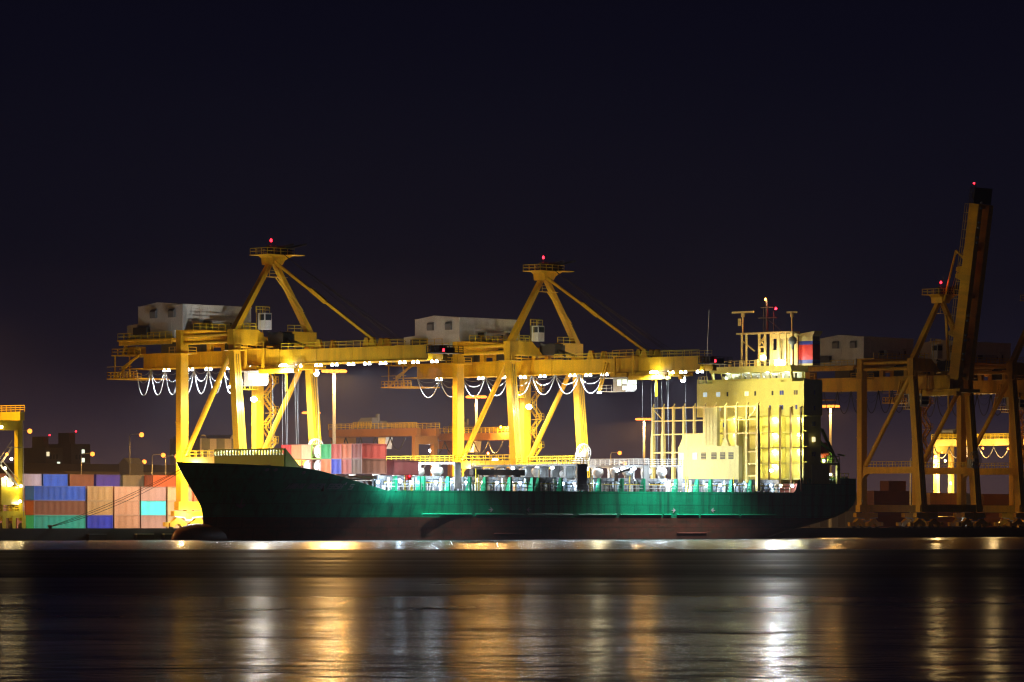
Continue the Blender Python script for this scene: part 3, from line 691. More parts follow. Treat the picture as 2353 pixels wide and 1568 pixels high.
# lashing bridges with rounded openings
def rounded_frame(m, x0, x1, y0, y1, z0, z1, rad=.55, rim=.22):
    # posts, top and bottom bars and corner gussets leaving a rounded hole
    m.box(x0,x1,y0,y1,z1-rim,z1).box(x0,x1,y0,y1,z0,z0+rim).box(x0,x1,y0,y0+rim,z0+rim,z1-rim).box(x0,x1,y1-rim,y1,z0+rim,z1-rim)
    for cyy, sy in ((y0+rim,1),(y1-rim,-1)):
        for cz, sz in ((z0+rim,1),(z1-rim,-1)):
            pts = [(cyy,cz)]+[(cyy+sy*rad*(1-math.sin(a)), cz+sz*rad*(1-math.cos(a))) for a in [k*math.pi/10 for k in range(6)]]
            m.prism(pts,'x',x0,x1)
def lashing_bridge(x0, x1, mat, rails, edges):
    m = MB()
    for a, b in zip(edges, edges[1:]): rounded_frame(m, x0, x0+.35, a, b, 10.6, 13.55); rounded_frame(m, x1-.35, x1, a, b, 10.6, 13.55)
    m.box(x0-.1,x1+.1,-13.3,13.3,13.56,13.68)
    for y in (-13.25,13.1): m.box(x0,x1,y,y+.15,9.0,13.55)
    for y in edges: m.box(x0+.351,x1-.351,max(-13.05,y-.08),min(13.05,y+.08),10.6,13.5)
    o = S('lashing_bridge', m, mat)
    S('railing', MB().rail([(x0,-13.2,13.68),(x0,13.2,13.68)],1.15,1.2,.045,3).rail([(x0,-13.2,13.68),(x1,-13.2,13.68)],1.15,.8,.045,3), rails, o)
    return o
ED = [-13.3,-9.4,-5.2,-1.,3.2,7.4,13.3]
lashing_bridge(54.5,56.2,M['white'],M['winyel'],[-13.3,-8.,-3.,2.,7.,13.3])
lashing_bridge(86.6,89.3,M['ltgrey'],M['winyel'],[-13.3,-10.2,-6.9,-3.6,-.2,3.2,7.2,13.3])
lashing_bridge(104.8,106.4,M['ltgrey'],M['white'],ED)
lashing_bridge(114.4,115.9,M['white'],M['white'],[-13.3,-8.6,-4.4,-.2,4.,8.,13.3])
# ventilators between the bridges
for t, y, r, z in ((88.,-8.6,.75,12.6),(84.2,-2.,.8,13.0),(83.8,3.,.8,13.0),(84.,-5.6,.9,13.1),(103.6,-10.4,1.,13.1),(103.4,-7.4,.9,13.2),(103.5,-3.2,1.,13.1),(103.4,1.,1.,13.1),(113.2,-10.4,1.,13.2),(113.4,-6.4,1.05,13.1),(53.4,-10.,1.1,12.9),(53.4,-5.4,1.1,12.8),(113.3,-2.,.9,13.1),(84.1,7.,.8,13.1)):
    S('ventilator', MB().lathe((t,y,10.6),[(r*.55,0),(r*.55,z-12.2),(r*.6,z-12.1),(r,z-11.7),(r*1.02,z-11.2),(r*.8,z-10.75),(.05,z-10.6)],14), M['white'])
S('hose_crane', MB().box(62.5,76,-10.2,-9.2,11.5,12.5).box(63,64,-10,-9.4,10.6,11.5).box(74,75,-10,-9.4,10.6,11.5), M['dark'])
S('provision_davit', MB().beam((98.2,-12.4,10.6),(98.3,-12.4,12.1),.5,.5).beam((98.2,-12.4,12.0),(101.4,-12.8,12.9),.35,.35).cyl((101.2,-13,12.7),.3,.5,'y',8), M['dark'])
# cargo cell rack in front of the deckhouse
rx = 137.4
PY = [-13.4+2.64*k for k in range(11)]
def rack():
    m = MB()
    for k, y in enumerate(PY):
        zb = 9.0
        if k in (0,1,9,10):
            o = -.5 if k == 0 else (.5 if k == 10 else 0)
            m.post((rx,y+o*0-(.0),zb),(rx,y,19.2),.75,.6).post((rx,y,19.2),(rx,y,20.6),.75,.6,.5,.42).post((rx,y,20.6),(rx,y,25.3),.5,.42)
        elif k == 2 or k == 8:
            m.post((rx,y,17.6 if k==2 else zb),(rx,y,20.2),.8,.62,.5,.42).post((rx,y,20.2),(rx,y,25.4),.5,.42)
        else:
            m.post((rx,y,17.4),(rx,y,19.3),.7,2.1,.5,.42).post((rx,y,19.3),(rx,y,25.4),.5,.42)
        m.beam((rx,y,25.3),(rx+.35,y,25.9),.2,.2)
    for z in (25.1,22.6,20.0): m.box(rx-.18,rx+.18,PY[0],PY[-1],z-.13,z+.13)
    for z in (16.5,14.2,11.9): m.box(rx-.18,rx+.18,PY[0],-9.8,z-.13,z+.13)
    for z in (16.5,): m.box(rx-.18,rx+.18,5.,PY[-1],z-.13,z+.13)
    m.beam((rx,PY[0],25),(rx,PY[1],22.7),.18,.18).beam((rx,PY[10],25),(rx,PY[9],22.7),.18,.18)
    return m
S('cell_rack', rack(), M['rackcream'])
# engine casing house under the rack, with louvres
hs = MB().box(rx-1.5,rx-.42,-9.9,5.3,10.6,17.6).box(rx-1.1,rx-.3,-1.2,4.1,17.6,20.).box(rx-1.1,rx-.3,-4.2,-1.2,17.6,25.0)
for k in range(9): hs.box(rx-1.15,rx-1.1,-4.1+.36*k,-4.0+.36*k,17.8,24.9)
house = S('casing_house', hs, M['casing'])
for i,(a,b) in enumerate(((3.8,5.05),(.35,1.6),(-1.75,-.55),(-4.4,-3.1),(-6.55,-5.3),(-8.6,-7.4))):
    w = S('louvre', MB().box(rx-1.56,rx-1.5,a,b,15.1,16.4), M['ltgrey'] if i < 2 else M['dark'], house)
    if i >= 2:
        m = MB()
        for k in range(4): m.box(rx-1.6,rx-1.56,a,b,15.3+.3*k,15.36+.3*k)
        S('slat', m, M['casing'], w)
# ------------- deckhouse
bx = 151.0
Zd = [11.5,14.4,17.4,20.4,23.5]
blk = S('deckhouse', (lambda m: ([m.box(bx,bx+5.6,-13.5,13.5,23.6,30.15), m.box(bx+1.3,bx+5.6,-13.1,13.1,11.5,23.6)], m)[1])(MB()), M['cream'])
def decks():
    m = MB()
    for z in Zd[1:4]: m.box(bx,bx+1.3,-13.48,13.2,z-.14,z+.14)
    m.box(bx-.1,bx+1.3,-13.5,13.5,11.3,11.55)
    for k in range(5):
        zc = Zd[k]; zt = Zd[k+1]-.14 if k < 4 else 23.6
        if k < 4:
            m.prism([(bx+.001,zc+.3),(bx+1.3,zc+.3),(bx+1.3,zt),(bx+.9,zt),(bx+.001,zt-.0)],'y',-13.5,-13.35)
            for y in (8.,3.,-2.,-7.8): m.box(bx+.2,bx+1.299,y-.05,y+.05,zc+.14,zt)
    return m
S('balcony', decks(), M['cream'], blk)
def cells():
    m = MB()
    for y in (-5.3,-8.0,-10.7,-13.2): m.box(bx-.75,bx-.35,y-.12,y+.12,9.0,25.2)
    for y in (-5.3,-8.0,-10.7,-13.2): m.beam((bx-.5,y,25.1),(bx+.1,y,25.4),.15,.15)
    return m
S('cell_guide', cells(), M['cellbrown'], blk)
def win(y, z, w, hgt, mat, x=bx): return S('window', MB().box(x-.05,x+.03,y-w/2,y+w/2,z-hgt/2,z+hgt/2), mat, blk)
for y, two, mm in ((11.37,1,'W_lit'),(8.0,1,'W_lit'),(5.66,0,'glassdark'),(.8,1,'W_warm'),(-1.37,0,'glassdark'),(-5.7,0,'glassdark'),(-8.,1,'bluepaint'),(-11.5,1,'glassdark')):
    for d in ((-.26,.26) if two else (0,)): win(y+d, 28.0, .42, .85, M[mm])
for y, two, mm in ((7.94,1,'W_lit'),(-1.5,1,'W_lit'),(-5.06,0,'bluepaint'),(-7.9,1,'bluepaint'),(-11.66,0,'bluepaint')):
    for d in ((-.26,.26) if two else (0,)): win(y+d, 25.2, .42, .85, M[mm])
for z in (22.05,19.1,16.35,13.4):
    for y in (7.7,-7.6,-11.6): win(y, z, .42, .85, M['bluepaint' if (int(z)+int(y))%2 else 'glassdark'], bx+1.3)
for t, z, mm in ((3.2,19.0,'W_warm'),(3.2,28.,'glassdark'),(3.2,25.,'glassdark'),(3.2,22.,'glassdark'),(3.2,16.2,'glassdark')):
    S('window', MB().box(bx+t-.25,bx+t+.25,-13.54,-13.48 if z > 24 else -13.08,z-.45,z+.45), M[mm], blk)
for y, z in ((4.35,23.0),(4.35,20.0),(-5.4,22.9),(-5.4,19.9),(-5.4,16.7),(-5.4,13.9),(-11.7,22.9),(-11.7,19.8),(-11.7,16.7),(-12.4,13.9),(4.35,16.6),(4.35,13.6)):
    S('wall_lamp', MB().lathe((bx+.95,y,z),[(.1,.35),(.42,.28),(.45,0),(.05,-.1)],8), M['L_grn'], blk)
    point((bx+.55,y,z-.2), GRN, 240, .22, ship)
point((bx+2.2,-12.4,12.9), GRN, 120, .2, ship)
# bridge
wx = bx+1.2
br = S('bridge', (lambda m: ([m.box(wx,wx+4.2,-9.6,10.6,30.16,30.9), m.prism([(wx-.5,32.15),(wx+4.5,32.15),(wx+4.5,33.3),(wx-.9,33.3)],'y',-9.9,10.8), m.box(wx+3.9,wx+4.1,-9.5,10.5,30.9,32.15)], m)[1])(MB()), M['cream'], )
for k in range(9):
    y = -9.5+2.5*k; S('mullion', MB().beam((wx+.05,y,30.9),(wx-.4,y,32.15),.12,.14,(0,1,0)), M['cream'], br)
for y in (10.3,-9.6): S('end_pillar', MB().prism([(wx-.1,30.9),(wx+.5,30.9),(wx+.2,32.15),(wx-.5,32.15)],'y',y,y+.25), M['cream'], br)
def inside():
    m = MB(); r = random.Random(2)
    for k in range(12): y = -9+1.6*k; m.box(wx+1.6,wx+2.2,y,y+r.uniform(.5,1.3),30.9,31.2+r.uniform(.1,.7))
    m.box(wx+3.6,wx+3.85,-9,10,30.9,32.1)
    return m
S('console', inside(), M['bldg'], br)
for y in (-7,-2,3,8): S('ceiling_lamp', MB().box(wx+1.,wx+2.6,y-.3,y+.3,32.1,32.14), M['W_pale'], br); point((wx+1.8,y,31.95), (.85,1,.85), 170, .25, ship)
S('bridge_wing', MB().box(bx-.02,bx+.1,-7.8,8.4,28.75,30.5).box(bx+.1,bx+5.5,-13.45,-13.35,30.15,30.55).box(bx,bx+5.5,13.3,13.45,30.16,31.0), M['cream'], br)
S('railing', MB().rail([(wx-.7,10.6,33.3),(wx-.7,-9.6,33.3)],1.1,1.3,.05,2).rail([(bx+.2,13.2,30.2),(bx+.2,11,30.2)],1.3,.7,.04), M['rackcream'], br)
for y in (6.2,3.4,-.6): S('flag_locker', MB().box(wx+.2,wx+.9,y,y+.5,33.3,34.6), M['rackcream'], br)
# monkey island: radar mast, scanners, funnel
mast = S('radar_mast', (lambda m: ([m.box(wx+.6,wx+2.8,-9.2,5.,39.6,39.9)]+[m.tube([(wx+1.2,y,33.3),(wx+1.2,y,39.6)],.24,8) for y in (4.0,2.9)]+[m.beam((wx+1.2,3.9,38.4),(wx+1.2,.8,36.3),.22,.22)]+
     [m.box(wx+1.4,wx+1.9,y,y+w,33.3,39.6) for y, w in ((-.2,.35),(-1.6,.25),(-3.4,.55),(-5.2,.6),(-6.9,.4),(-8.5,.5))]+[m.box(wx+1.5,wx+1.8,a,b,z,z+.4) for a,b in ((-1.4,.2),) for z in (34.3,35.6,36.9,38.2)]+[m.beam((wx+1.6,.2,37),(wx+1.6,-1.5,39.4),.2,.2), m.beam((wx+1.6,-1.5,37),(wx+1.6,.2,39.4),.2,.2)]+[m.box(wx+1.55,wx+1.8,-8,-3,38.6,39.5), m.box(wx+1.55,wx+1.8,-5,-3,33.4,36.4)], m)[1])(MB()), M['rackcream'])
def scanner(y, z0, z1, span, rot, mat):
    o = S('radar_scanner', MB().tube([(wx+1.2,y,z0),(wx+1.2,y,z1)],.17,8).cyl((wx+1.2,y,z1),.36,.75,'z',10), mat, mast)
    S('antenna_bar', MB().beam((wx+1.2-span*math.sin(rot),y-span*math.cos(rot)*-1,z1+.95),(wx+1.2+span*math.sin(rot),y+span*math.cos(rot)*-1,z1+.95),.3,.36), mat, o)
scanner(3.8,39.9,43.0,2.7,.0,M['rackcream']); scanner(-8.6,39.9,42.6,1.1,.3,M['rackcream'])
S('signal_box', MB().box(wx+.8,wx+1.0,4.1,4.7,41.3,42.7), M['rackcream'], mast)
top = S('topmast', MB().tube([(wx+1.8,-1.8,39.9),(wx+1.8,-1.8,46.)],.26,8).tube([(wx+1.8,-.9,39.9),(wx+1.8,-1.0,44.9)],.1,5).tube([(wx+1.8,-3.5,39.9),(wx+1.8,-3.5,44.)],.12,5).box(wx+1.6,wx+2.,-4.2,.3,42.6,42.8).box(wx+1.6,wx+2.,-3.4,-.4,44.6,44.8).beam((wx+1.8,-1.8,42.6),(wx+1.8,-5.6,40),.1,.1), M['dark'], mast)
S('masthead_lamp', MB().lathe((wx+1.5,-1.7,46.),[(.2,0),(.28,.25),(.2,.5),(.03,.6)],8), M['L_sod'], mast); point((wx+1.2,-1.9,46.3), (1,.6,.25), 500, .25, ship)
S('warning_lamp', MB().lathe((wx+1.5,-4.3,44.2),[(.18,0),(.24,.2),(.15,.45),(.03,.5)],8), M['L_red'], mast); point((wx+1.2,-4.6,44.4), RED, 350, .2, ship)
S('satellite_dome', MB().lathe((wx+1.,-8.9,37.3),[(.25,-.9),(.3,0),(.72,.25),(.85,.75),(.72,1.25),(.35,1.55),(.03,1.62)],14), M['bldggreen'], mast)
S('whip_aerial', MB().tube([(bx+.6,11.6,30.2),(bx+.6,11.3,37.8),(bx+.6,10.9,44.6)],.06,4), M['ltgrey'], mast)
S('floodlight', MB().box(wx+.2,wx+.8,-6.9,-5.9,33.4,34.0).lathe((wx+.1,-6.4,33.7),[(.1,-.55),(.85,-.45),(1.05,0),(.85,.5),(.1,.65)],14), M['L_white'], mast)
point((wx-.9,-6.6,34.2), WHT, 700, .45, ship); point((wx-1.3,-6.8,33.8), WHT, 7500, .45, ship, spot=100, blend=.6, aim=(-.72,-.68,-.06)); point((wx-3.,-4.5,37.), SOD, 260, .3, ship)  # the sodium point has no fixture, added to tint the radar mast orange
S('floodlight', MB().lathe((wx+.9,-1.6,34.9),[(.1,-.5),(.5,-.4),(.6,0),(.5,.5),(.1,.6)],10), M['L_warm'], mast); point((wx+.5,-1.7,35.2), WRM, 110, .3, ship)
fx = wx+2.9
def fun(z0,z1,e=0): return MB().hexa([(fx-e,-12.3-e,z0),(fx+2.2,-12.3-e,z0),(fx+2.2,-8.9+e,z0),(fx-e,-8.9+e,z0)],[(fx-e,-12.3-e,z1),(fx+2.2,-12.3-e,z1),(fx+2.2,-8.9+e,z1),(fx-e,-8.9+e,z1)])
fu = S('funnel', fun(33.3,38.9), M['rackcream'])
S('exhaust_casing', MB().box(wx+2.9,wx+4.2,-8.6,-7.7,33.31,39.55).box(wx+2.9,wx+4.2,-6.9,-6.,33.31,39.55).box(wx+2.9,wx+4.2,-5.2,-4.4,33.31,39.55).box(wx+3.3,wx+4.1,-8.6,-4.4,38.4,39.5), M['rackcream'])
S('funnel_top', MB().hexa([(fx,-12.3,38.9),(fx+2.2,-12.3,38.9),(fx+2.2,-8.9,38.9),(fx,-8.9,38.9)],[(fx-.1,-12.9,39.9),(fx+2.4,-12.9,39.9),(fx+2.4,-8.8,39.4),(fx-.1,-8.8,39.4)]), M['rackcream'], fu)
S('red_band', fun(34.4,37.3,.03), M['redpaint'], fu); S('blue_band', fun(37.3,38.0,.03), M['bluepaint'], fu); S('blue_band', fun(33.7,34.4,.03), M['bluepaint'], fu)
# poop: after house with openings, lifeboat and its davits, mooring gear
def after():
    m = MB(); y0, y1 = -13.3, -12.9
    def wall(a, b, z0, z1): m.box(a,b,y0,y1,z0,z1)
    wall(bx+.1,bx+1.2,10.5,14.5); wall(bx+2.7,bx+8.1,10.5,14.5); wall(bx+1.2,bx+2.7,14.0,14.5); wall(bx+8.1,bx+10.4,14.1,14.5); wall(bx+10.4,bx+11.3,10.5,14.5)
    m.box(bx+.1,bx+11.3,y1,13.2,14.4,14.6).box(bx+5.62,bx+5.8,y1,13,10.5,14.4)
    m.box(bx+1.4,bx+5.5,-10.,-9.8,10.5,14.4)
    return m
S('after_house', after(), M['cream']); point((bx+2.2,-11.6,13.6), GRN, 90, .15, ship); point((bx+9.4,-12.,12.4), WHT, 60, .15, ship)
S('deck_lamp', MB().lathe((bx+9.4,-12.4,12.3),[(.05,-.2),(.25,-.1),(.25,.15),(.05,.25)],8), M['L_white'])
def lb():
    m = MB(); n = 14; k = 12; vs = []; fs = []
    for i in range(n+1):
        u = -1+2*i/n; w = max(.02,(1-abs(u)**2.6))**.6
        for q in range(k):
            a = 2*math.pi*q/k; s = math.sin(a)
            vs.append((bx+6.6+3.4*u, -11.8+1.25*w*math.cos(a), 16.7+(1.15 if s > 0 else 1.35)*w*s))
    for i in range(n):
        for q in range(k): fs.append((i*k+q,i*k+(q+1)%k,(i+1)*k+(q+1)%k,(i+1)*k+q))
    m.add(vs, fs, True); m.box(bx+7.4,bx+8.6,-12.4,-11.2,17.7,18.5); return m
boat = tag(lb().build('lifeboat', M['orange'], None, (SX,SY,0)), 'orange enclosed lifeboat hanging in green davits behind the cream deckhouse', 'lifeboat')
def dav():
    m = MB().beam((bx+5.7,-12.,21.),(bx+7.0,-12.,21.),.6,.5).beam((bx+6.9,-12.3,21.),(bx+9.6,-12.6,16.9),.45,.5).beam((bx+5.7,-12.7,18.6),(bx+9.5,-12.7,16.4),.5,.55).beam((bx+9.5,-12.6,16.9),(bx+9.6,-12.6,14.6),.75,.75)
    m.rail([(bx+5.8,-13.2,14.6),(bx+11.2,-13.2,14.6)],1.2,.9,.05,2).beam((bx+11.2,-12.8,16.2),(bx+13.2,-12.8,16.0),.2,.3).beam((bx+10,-12.8,16.4),(bx+11.4,-12.8,14.6),.2,.2).box(bx+7.,bx+7.6,-12.6,-12,14.6,15.4)
    return m
S('davit', dav(), M['davit']); S('davit_fall', MB().tube([(bx+7.,-12.3,21.1),(bx+11.2,-12.6,15.0)],.05,4).tube([(bx+6.9,-12.3,20.6),(bx+10.8,-12.6,14.8)],.05,4), M['darkcable'])
point((bx+7.6,-13.3,15.0), GRN, 70, .15, ship, spot=110, blend=.5, aim=(-.1,.35,1))
S('deck_lamp', MB().lathe((bx+6.8,-12.9,14.9),[(.05,-.2),(.25,-.1),(.25,.2),(.05,.3)],8), M['L_white'])
def mooring():
    m = MB()
    for t in (12.3,13.5,14.7,15.9,16.8): m.cyl((bx+t,-10.5,11.3),.6,1.4,'y',12).box(bx+t-.6,bx+t+.6,-11,-8.8,10.5,11.2)
    for t in (2,3.,8.6,9.4): m.cyl((bx+t,-13.2,11.0),.35,.7,'y',10)
    return m
S('mooring_winch', mooring(), M['davit'])
S('railing', MB().rail([(bx+11.5,-11.2,11.5),(bx+17.2,-10.6,11.5)],1.1,1.4,.05,2), M['rackcream'])
# deck floodlights along the coaming
DL = [(36.6,'b',1),(40.8,'b',1),(44.6,'b',2.2),(47.2,'b',1.2),(51.,'b',2),(54.8,'b',1.4),(58.8,'b',1.8),(63.,'y',1),(66.7,'b',1.),(69.9,'o',.9),(72.8,'b',.9),(84.2,'b',.8),(87.2,'b',1.2),(92.2,'b',.8),(99.9,'b',1.2),(112.4,'b',1.5),(114.8,'w',3.6),(117.4,'b',1.6),(124,'b',1.5),(128.1,'b',1.5),(132.,'b',1.4),(135.4,'b',1.2),(143,'b',1.3),(146,'w',1.6),(149.4,'b',1.2)]
for t, k, p in DL:
    mm, cc = {'b': (M['L_blue'],BLU), 'w': (M['L_warm'],(1,.85,.7)), 'y': (M['L_warm'],WRM), 'o': (M['L_sod'],(1,.6,.3))}[k]
    o = S('deck_floodlight', MB().lathe((t,cy-.75,10.05),[(.06,-.3),(.26,-.15),(.28,.15),(.08,.3)],8), mm); S('bracket', MB().box(t-.05,t+.05,cy-.7,cy,10.3,10.45), M['ltgrey'], o)
    point((t,cy-1.15,10.05), cc, 130*p, .2, ship)
for t, y, p in ((52.9,-10.4,1.2),(52.9,-6.,1.),(84.6,-9.,.5),(85.2,-4.6,.4),(103.9,-11.8,.6),(103.9,-8.8,1.0),(103.9,0,.4),(112.9,-11.,1.2),(112.9,-7.2,1.),(84.8,1.,.4),(145,-7,1.2),(145.5,-10,1.)):
    S('deck_floodlight', MB().lathe((t,y,12.95),[(.06,.3),(.3,.2),(.32,-.1),(.08,-.25)],8), M['L_blue']); point((t-.4,y,12.75), BLU, 170*p, .2, ship)
o = S('side_floodlight', MB().lathe((38.6,ns-1.9,10.2),[(.06,-.3),(.3,-.15),(.32,.15),(.08,.3)],8), M['L_blue']); S('bracket', MB().box(38.55,38.65,ns-2.,ns+.6,10.5,10.6), M['ltgrey'], o)
point((38.,ns-2.2,10.1), BLU, 420, .2, ship)
S('lifebuoy_station', MB().box(43.,43.9,ns+.6,ns+1.3,10.4,11.5), M['redpaint']); S('warning_lamp', MB().lathe((43.4,ns+.5,11.1),[(.05,-.15),(.2,0),(.05,.2)],8), M['L_red'])
S('access_ladder', MB().box(42.4,42.55,ns+.7,ns+.8,8.5,13).box(43.9,44.05,ns+.7,ns+.8,8.5,13).box(42.3,44.2,ns+.6,ns+1.,13,13.2).beam((42.5,ns+.75,11.8),(44,ns+.75,12.8),.1,.1).beam((44,ns+.75,11.8),(42.5,ns+.75,12.8),.1,.1), M['winyel'])

# ------------------------------------------------------------------ shipping containers
def corr_mesh(Lc, Hc=2.59, W=2.44, doors=False):
    m = MB(); pitch = .28; d = .06; n = int((Lc-.3)/pitch); x0 = .15
    for y, s in ((0,1),(W,-1)):           # long sides with a trapezoid wave
        pr = []
        for k in range(n):
            a = x0+k*(Lc-.3)/n; w = (Lc-.3)/n
            pr += [(a,y),(a+.3*w,y),(a+.5*w,y+s*d),(a+.8*w,y+s*d)]
        pr.append((Lc-.15,y)); vs = [(px,py+s*.03,.12) for px,py in pr]+[(px,py+s*.03,Hc-.1) for px,py in pr]; q = len(pr)
        m.add(vs, [(i,i+1,i+1+q,i+q) for i in range(q-1)])
    ne = int((W-.3)/pitch)
    for x, s in ((0,1),(Lc,-1)):
        pr = []
        for k in range(ne):
            a = .15+k*(W-.3)/ne; w = (W-.3)/ne; pr += [(x,a),(x,a+.3*w),(x+s*d,a+.5*w),(x+s*d,a+.8*w)]
        pr.append((x,W-.15)); vs = [(px+s*.03,py,.12) for px,py in pr]+[(px+s*.03,py,Hc-.1) for px,py in pr]; q = len(pr)
        m.add(vs, [(i,i+1,i+1+q,i+q) for i in range(q-1)])
    m.box(.06,Lc-.06,.06,W-.06,Hc-.1,Hc-.04).box(.06,Lc-.06,.06,W-.06,.1,.16)
    return m.mesh('shipping_container')
def frame_mesh(Lc, Hc=2.59, W=2.44):
    m = MB()
    for x in (0,Lc-.16):
        for y in (0,W-.16): m.box(x,x+.16,y,y+.16,.0,Hc)
    for y in (0,W-.12):
        m.box(.16,Lc-.16,y,y+.12,0,.15).box(.16,Lc-.16,y,y+.1,Hc-.13,Hc-.01)
    for x in (0,Lc-.12):
        m.box(x,x+.12,.16,W-.16,0,.15).box(x,x+.12,.16,W-.16,Hc-.13,Hc-.01)
    return m.mesh('frame')
CM = {L: (corr_mesh(L), frame_mesh(L)) for L in (6.06, 12.19)}
for a, b in CM.values(): a.materials.append(None); b.materials.append(None)
PM = {}
def cpaint(col):
    if col not in PM: PM[col] = (paint('container_paint', col, .5, .30, .8), paint('container_frame_paint', tuple(c*.75 for c in col), .5, .35, 1.))
    return PM[col]
def container(L, loc, col, label, group):
    a, b = CM[L]; pa, pb = cpaint(col)
    o = bpy.data.objects.new('shipping_container', a); C.objects.link(o); o.location = loc
    o.material_slots[0].link = 'OBJECT'; o.material_slots[0].material = pa
    f = bpy.data.objects.new('frame', b); C.objects.link(f); f.parent = o
    f.material_slots[0].link = 'OBJECT'; f.material_slots[0].material = pb
    return tag(o, label, 'container', group)
BLUE=(.012,.11,.68); BROWN=(.24,.075,.035); TEAL=(.01,.38,.31); NAVY=(.015,.03,.46); TAN=(.50,.28,.11); PINK=(.52,.25,.14); MAUVE=(.36,.18,.125); CYAN=(.08,.62,.57)
REDC=(.62,.035,.03); ORANGE=(.70,.16,.04); RUST=(.50,.07,.04); GREENC=(.03,.32,.10); PEACH=(.75,.42,.22); DBROWN=(.16,.055,.03); PURP=(.06,.035,.36); LAV=(.45,.40,.55); OLIVE=(.24,.18,.09); DRED=(.14,.03,.025)
g1 = 'containers stacked three high on the quay left of the bow'
YF = 30.; zc = lambda k: QZ+.01+2.60*k
for k, (col, lab) in enumerate(((TEAL,'long teal container at the foot of the leftmost stack'),(BROWN,'long brown container between the blue and the teal one'),(BLUE,'long bright blue container on top of the leftmost stack'))): container(12.19, (-25.6,YF,zc(k)), col, lab, g1)
for X, cols in ((-12.9,((NAVY,'short royal blue container at the foot of a tan stack'),(TAN,'short tan container lying on the royal blue one'),(TAN,'short tan container topping the stack over the royal blue one'))),
                (-6.4,((PINK,'short pinkish container at the foot of the all pink stack'),(PINK,'middle container of the all pink stack'),(PINK,'topmost container of the all pink stack'))),
                (.1,((MAUVE,'short dull pink container under the pale cyan one'),(CYAN,'short pale cyan container in the middle of its stack'),(MAUVE,'short dull pink container on top of the pale cyan one'))),
                (6.6,((TAN,'short tan container on the ground behind the crane leg'),(TAN,'middle tan container behind the crane leg'),(TAN,'top tan container behind the crane leg'))),
                (13.2,((MAUVE,'dull pink container at ground level between crane leg and bow'),(PINK,'pinkish container at mid height between crane leg and bow'),(ORANGE,'orange container glimpsed between crane leg and dark bow')))):
    for k, (col, lab) in enumerate(cols): container(6.06, (X,YF,zc(k)), col, lab, g1)
g2 = 'containers in the rear stacks on the quay'; YR = 63.5
back = [(-9.2,'s',BROWN,'brown container seen inside the yellow gantry frame in the rear row'),(-.6,'s',LAV,'lavender container beside the rear blue one'),(5.9,'s',BLUE,'short blue container atop the rear row'),(12.5,'s',BROWN,'short brown container atop the rear row beside the blue one'),(19.2,'s',PURP,'short purple container atop the rear row'),(25.9,'s',OLIVE,'olive brown container atop the rear row beside the purple one'),(32.2,'s',MAUVE,'mauve container at the right end of the rear row'),(38.7,'s',BROWN,'red brown container atop the rear row hard by the crane leg')]
for X, sz, col, lab in back:
    for k in range(4):
        if k == 3: container(6.06, (X,YR,zc(k)), col, lab, g2)
        else: container(6.06, (X,YR,zc(k)), (BROWN,MAUVE,DBROWN)[k], 'weathered container low in the rear stacks behind the front row', g2)
container(6.06, (31.2,YR-2.7,zc(3)), ORANGE, 'orange container with its end lit, between the olive and mauve ones', g2)
for k in range(3): container(6.06, (31.2,YR-2.7,zc(k)), DBROWN, 'weathered container low in the rear stacks behind the front row', g2)
# on the ship
g3 = 'containers on the ship\'s forward hatches'; fx0 = -1.9
zt = (11.45, 14.06)
yk = lambda k: -28.45+2.5*k
for k, tier, col, lab in ((0,1,REDC,'bright red container on deck, upper tier next to the brown corner one'),(1,1,ORANGE,'orange deck container between two red ones in the upper tier'),(2,1,RUST,'faded red deck container between the orange and green ones'),(3,1,GREENC,'green container on deck beside the upper white tank'),
    (5,1,PEACH,'pale peach deck container left of the upper white tank'),(6,1,(.72,.25,.10),'salmon deck container showing past the breakwater wing'),(7,1,REDC,'red container on deck half hidden by the breakwater'),
    (0,0,RUST,'rust red lower tier container at the brown corner stack'),(1,0,RUST,'rust red lower tier container beside the navy one'),(2,0,NAVY,'navy container in the lower deck tier'),(3,0,ORANGE,'orange container in the lower deck tier under the green one')):
    col2 = col
    if k == 0: continue
    container(6.06, (fx0,yk(k),zt[tier]), col, lab, g3)
container(6.06, (fx0,yk(0),zt[1]), (.40,.06,.035), 'reddish brown corner container of the upper deck tier, ribbed side to the basin', g3)
container(6.06, (fx0,yk(0),zt[0]), (.24,.09,.045), 'brown corner container of the lower deck tier, ribbed side to the basin', g3)
container(6.06, (6.1,yk(0),11.3), DRED, 'dark maroon container standing alone aft of the deck stacks', g3)
def tank(loc, label):
    t = thing('tank_container', loc, label, 'tank container', 'tank containers on deck')
    f = frame_mesh(6.06); f.materials.clear(); part(f, 'frame', t, M['davit'] if loc[2] > 13 else M['rustred'])
    m = MB().tube([(.5,1.22,1.32),(5.6,1.22,1.32)],1.14,16)
    m.build('tank', M['white'], t)
    MB().beam((.03,.15,.2),(.03,.8,.9),.1,.1).beam((.03,2.3,.2),(.03,1.65,.9),.1,.1).beam((.03,.1,2.5),(.03,.6,1.9),.1,.1).beam((.03,2.34,2.5),(.03,1.84,1.9),.1,.1).build('brace', M['davit'] if loc[2] > 13 else M['rustred'], t)
tank((fx0,yk(4),zt[1]), 'white tank container in the upper tier beside the green box')
tank((fx0,yk(4),zt[0]), 'white tank container in the lower tier under the upper tank')
tank((fx0,yk(5),zt[0]), 'white tank container in the lower tier under the pale peach box')
